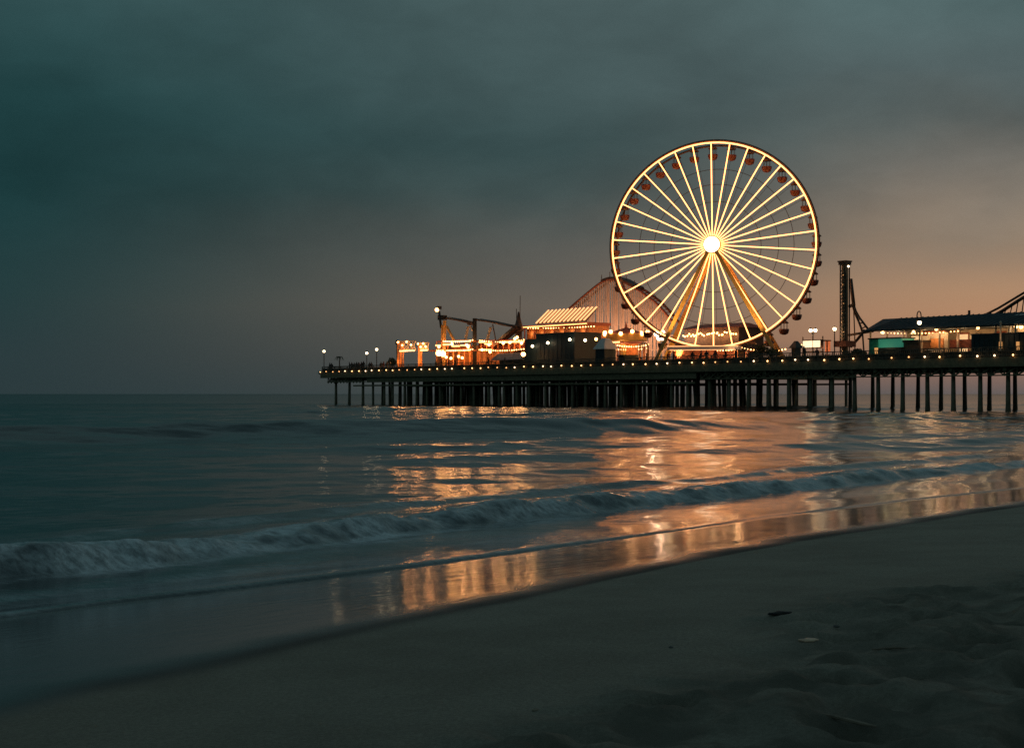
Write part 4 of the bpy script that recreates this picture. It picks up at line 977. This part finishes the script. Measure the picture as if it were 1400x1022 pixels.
# ------------------------------------------------------------------ people at the pier end
def skin_figure(joints, edges, radii):
    me = bpy.data.meshes.new('figure'); me.from_pydata(joints, edges, []); o = bpy.data.objects.new('figure', me); COL.objects.link(o)
    o.modifiers.new('skin', 'SKIN'); o.modifiers.new('sub', 'SUBSURF').levels = 1
    sv = me.skin_vertices[0].data
    for i, r in enumerate(radii): sv[i].radius = (r, r); sv[i].use_root = (i == 0)
    dg = bpy.context.evaluated_depsgraph_get(); res = bpy.data.meshes.new_from_object(o.evaluated_get(dg)); bpy.data.objects.remove(o); return res
def pose(arm, lean):
    J = [(0, 0, .93), (0, .02, 1.15), (0, .02+lean, 1.4), (0, .0+lean*1.3, 1.52), (0, -.02+lean*1.4, 1.66), (0, lean*1.3, 1.74),
         (.1, 0, .88), (.12, -.02, .48), (.13, .02, .07), (.13, -.14, .04), (-.1, 0, .88), (-.14, .03, .48), (-.15, .05, .07), (-.15, -.11, .04),
         (.19, .02+lean, 1.4), (.26, .03+lean, 1.12), (.25, -.14 if arm else -.02+lean, .98 if arm else .86), (-.19, .02+lean, 1.4), (-.25, .04+lean, 1.13), (-.26, -.2 if arm == 2 else .0+lean, 1.1 if arm == 2 else .87)]
    E = [(0, 1), (1, 2), (2, 3), (3, 4), (4, 5), (0, 6), (6, 7), (7, 8), (8, 9), (0, 10), (10, 11), (11, 12), (12, 13), (2, 14), (14, 15), (15, 16), (2, 17), (17, 18), (18, 19)]
    r = [.13, .13, .15, .06, .105, .08, .095, .07, .05, .04, .095, .07, .05, .04, .06, .048, .04, .06, .048, .04]
    return skin_figure(J, E, r)
poses = [pose(0, 0), pose(1, -.06), pose(2, -.03)]
for me in poses: me.materials.clear(); me.materials.append(M['cloth']); me.shade_smooth()
poses_r = []
for me in poses: m2 = me.copy(); m2.materials.clear(); m2.materials.append(M['cloth2']); poses_r.append(m2)
pr = random.Random(12)
for k, u in enumerate((451, 453.5, 478, 481, 484, 487.5, 490, 492, 494.5, 497, 505, 508, 521, 524, 529, 533)):
    b = pr.uniform(.6, 2.4); a = ka(u, b); me = (poses_r if k in (7, 8, 13) else poses)[k % 3]
    o = bpy.data.objects.new('person', me); COL.objects.link(o); o.location = PW(a, b, DK); o.rotation_euler = (0, 0, pr.uniform(0, 6.28)); s = pr.uniform(.92, 1.05); o.scale = (s, s, s)
    tag(o, 'distant person in dull red clothes standing at the pier end railing' if k in (7, 8, 13) else 'distant person in dark clothes standing at the seaward end of the pier', 'person', 'people at the pier end')

for k in range(18):
    u = (596, 604, 613, 622, 668, 690, 884, 913, 921, 947, 958, 966, 978, 992, 1006, 1018, 1100, 1117)[k]; b = pr.uniform(.8, 2.6); a = ka(u, b); me = (poses_r if k % 5 == 2 else poses)[k % 3]
    o = bpy.data.objects.new('person', me); COL.objects.link(o); o.location = PW(a, b, DK); o.rotation_euler = (0, 0, pr.uniform(0, 6.28)); s = pr.uniform(.92, 1.05); o.scale = (s, s, s)
    tag(o, 'distant person silhouetted against the lit rides behind the pier railing', 'person', 'people strolling past the lit rides')
# ------------------------------------------------------------------ bits lying on the sand
def sand_z(x, y):
    s, t = st(x, y); i = np.searchsorted(sa, s)-1; j = np.searchsorted(ta, t)-1
    return float(Z_beach[i, j])
Z_beach = np.empty((len(sa), len(ta))); co = np.empty(len(beach.data.vertices)*3, np.float32); beach.data.vertices.foreach_get('co', co); Z_beach = co.reshape(-1, 3)[:, 2].reshape(len(sa), len(ta))
def ground(u, v):
    d = Vector(((u-700)/F, 1, -(v-538)/F)); y = 3.
    while y < 60:
        if CAM_H+d.z*y < sand_z(d.x*y, y): break
        y += .01
    return Vector((d.x*y, y, sand_z(d.x*y, y)))
def lumpy(name, p, ax, lx, ly, lz, m, label, cat, seed):
    rg = random.Random(seed); mb = MB(); n = 9; rings = 9; vs = []; fs = []
    for i in range(rings):
        tt = i/(rings-1); r = math.sin(PI*min(max(tt, .06), .94))**.6; j = rg.uniform(-.12, .12)
        for k in range(n):
            th = 2*PI*k/n; q = Vector(((tt-.5)*lx, ly*r*math.cos(th)*.5*(1+rg.uniform(-.12, .12))+j*ly, lz*r*math.sin(th)*.5+j*lz*.4))
            q.rotate(Matrix.Rotation(ax, 3, 'Z')); vs.append(q)
    for i in range(rings-1):
        for k in range(n): fs.append((i*n+k, i*n+(k+1) % n, (i+1)*n+(k+1) % n, (i+1)*n+k))
    fs += [tuple(range(n-1, -1, -1)), tuple(range((rings-1)*n, rings*n))]
    mb.add(vs, fs); o = obj(name, mb, m, smooth=True); o.location = p+Vector((0, 0, lz*.32)); tag(o, label, cat); return o
M['wetwood'] = mat('dark_driftwood', (.018, .015, .013), .8, scale=20); M['shell'] = mat('pale_shell', (.95, .55, .38), .5, scale=30); M['stone'] = mat('grey_stone', (.12, .11, .1), .8, scale=20); M['sandstone'] = mat('tan_stone', (.34, .27, .2), .85, scale=20); M['twig'] = mat('dry_twig', (.25, .19, .14), .8, scale=20)
lumpy('driftwood', ground(1066, 839.5), .42, .15, .06, .022, M['wetwood'], 'dark stubby piece of driftwood lying on smooth sand', 'driftwood', 1)
lumpy('shell', ground(1105.5, 877), .1, .095, .05, .022, M['shell'], 'small pale pinkish shell on the sand at right', 'shell', 2)
lumpy('pebble', ground(1144, 857.5), .2, .035, .03, .016, M['stone'], 'small grey pebble to the upper right of the pale shell', 'pebble', 3)
lumpy('pebble', ground(917, 885), .2, .022, .02, .01, M['stone'], 'tiny grey pebble alone on the smooth middle sand', 'pebble', 4)
lumpy('pebble', ground(732, 972), .5, .026, .02, .016, M['sandstone'], 'small tan pebble near the bottom edge left of the footprints', 'pebble', 5)
p = ground(1148, 990); mb = MB(); mb.tube([Vector((-.09, .10, .012)), Vector((-.02, .02, .018)), Vector((.05, -.05, .012)), Vector((.1, -.09, .008))], [.006, .008, .007, .004], 6); o = obj('twig', mb, M['twig']); o.location = p; tag(o, 'thin pale twig lying in the churned sand near the bottom', 'twig')
p = ground(1222, 890); mb = MB(); mb.tube([Vector((-.1, -.01, .01)), Vector((0, .01, .014)), Vector((.1, .03, .008))], [.004, .006, .003], 6); o = obj('twig', mb, M['twig']); o.location = p; tag(o, 'short twig half buried on the right sand below the shell line', 'twig')
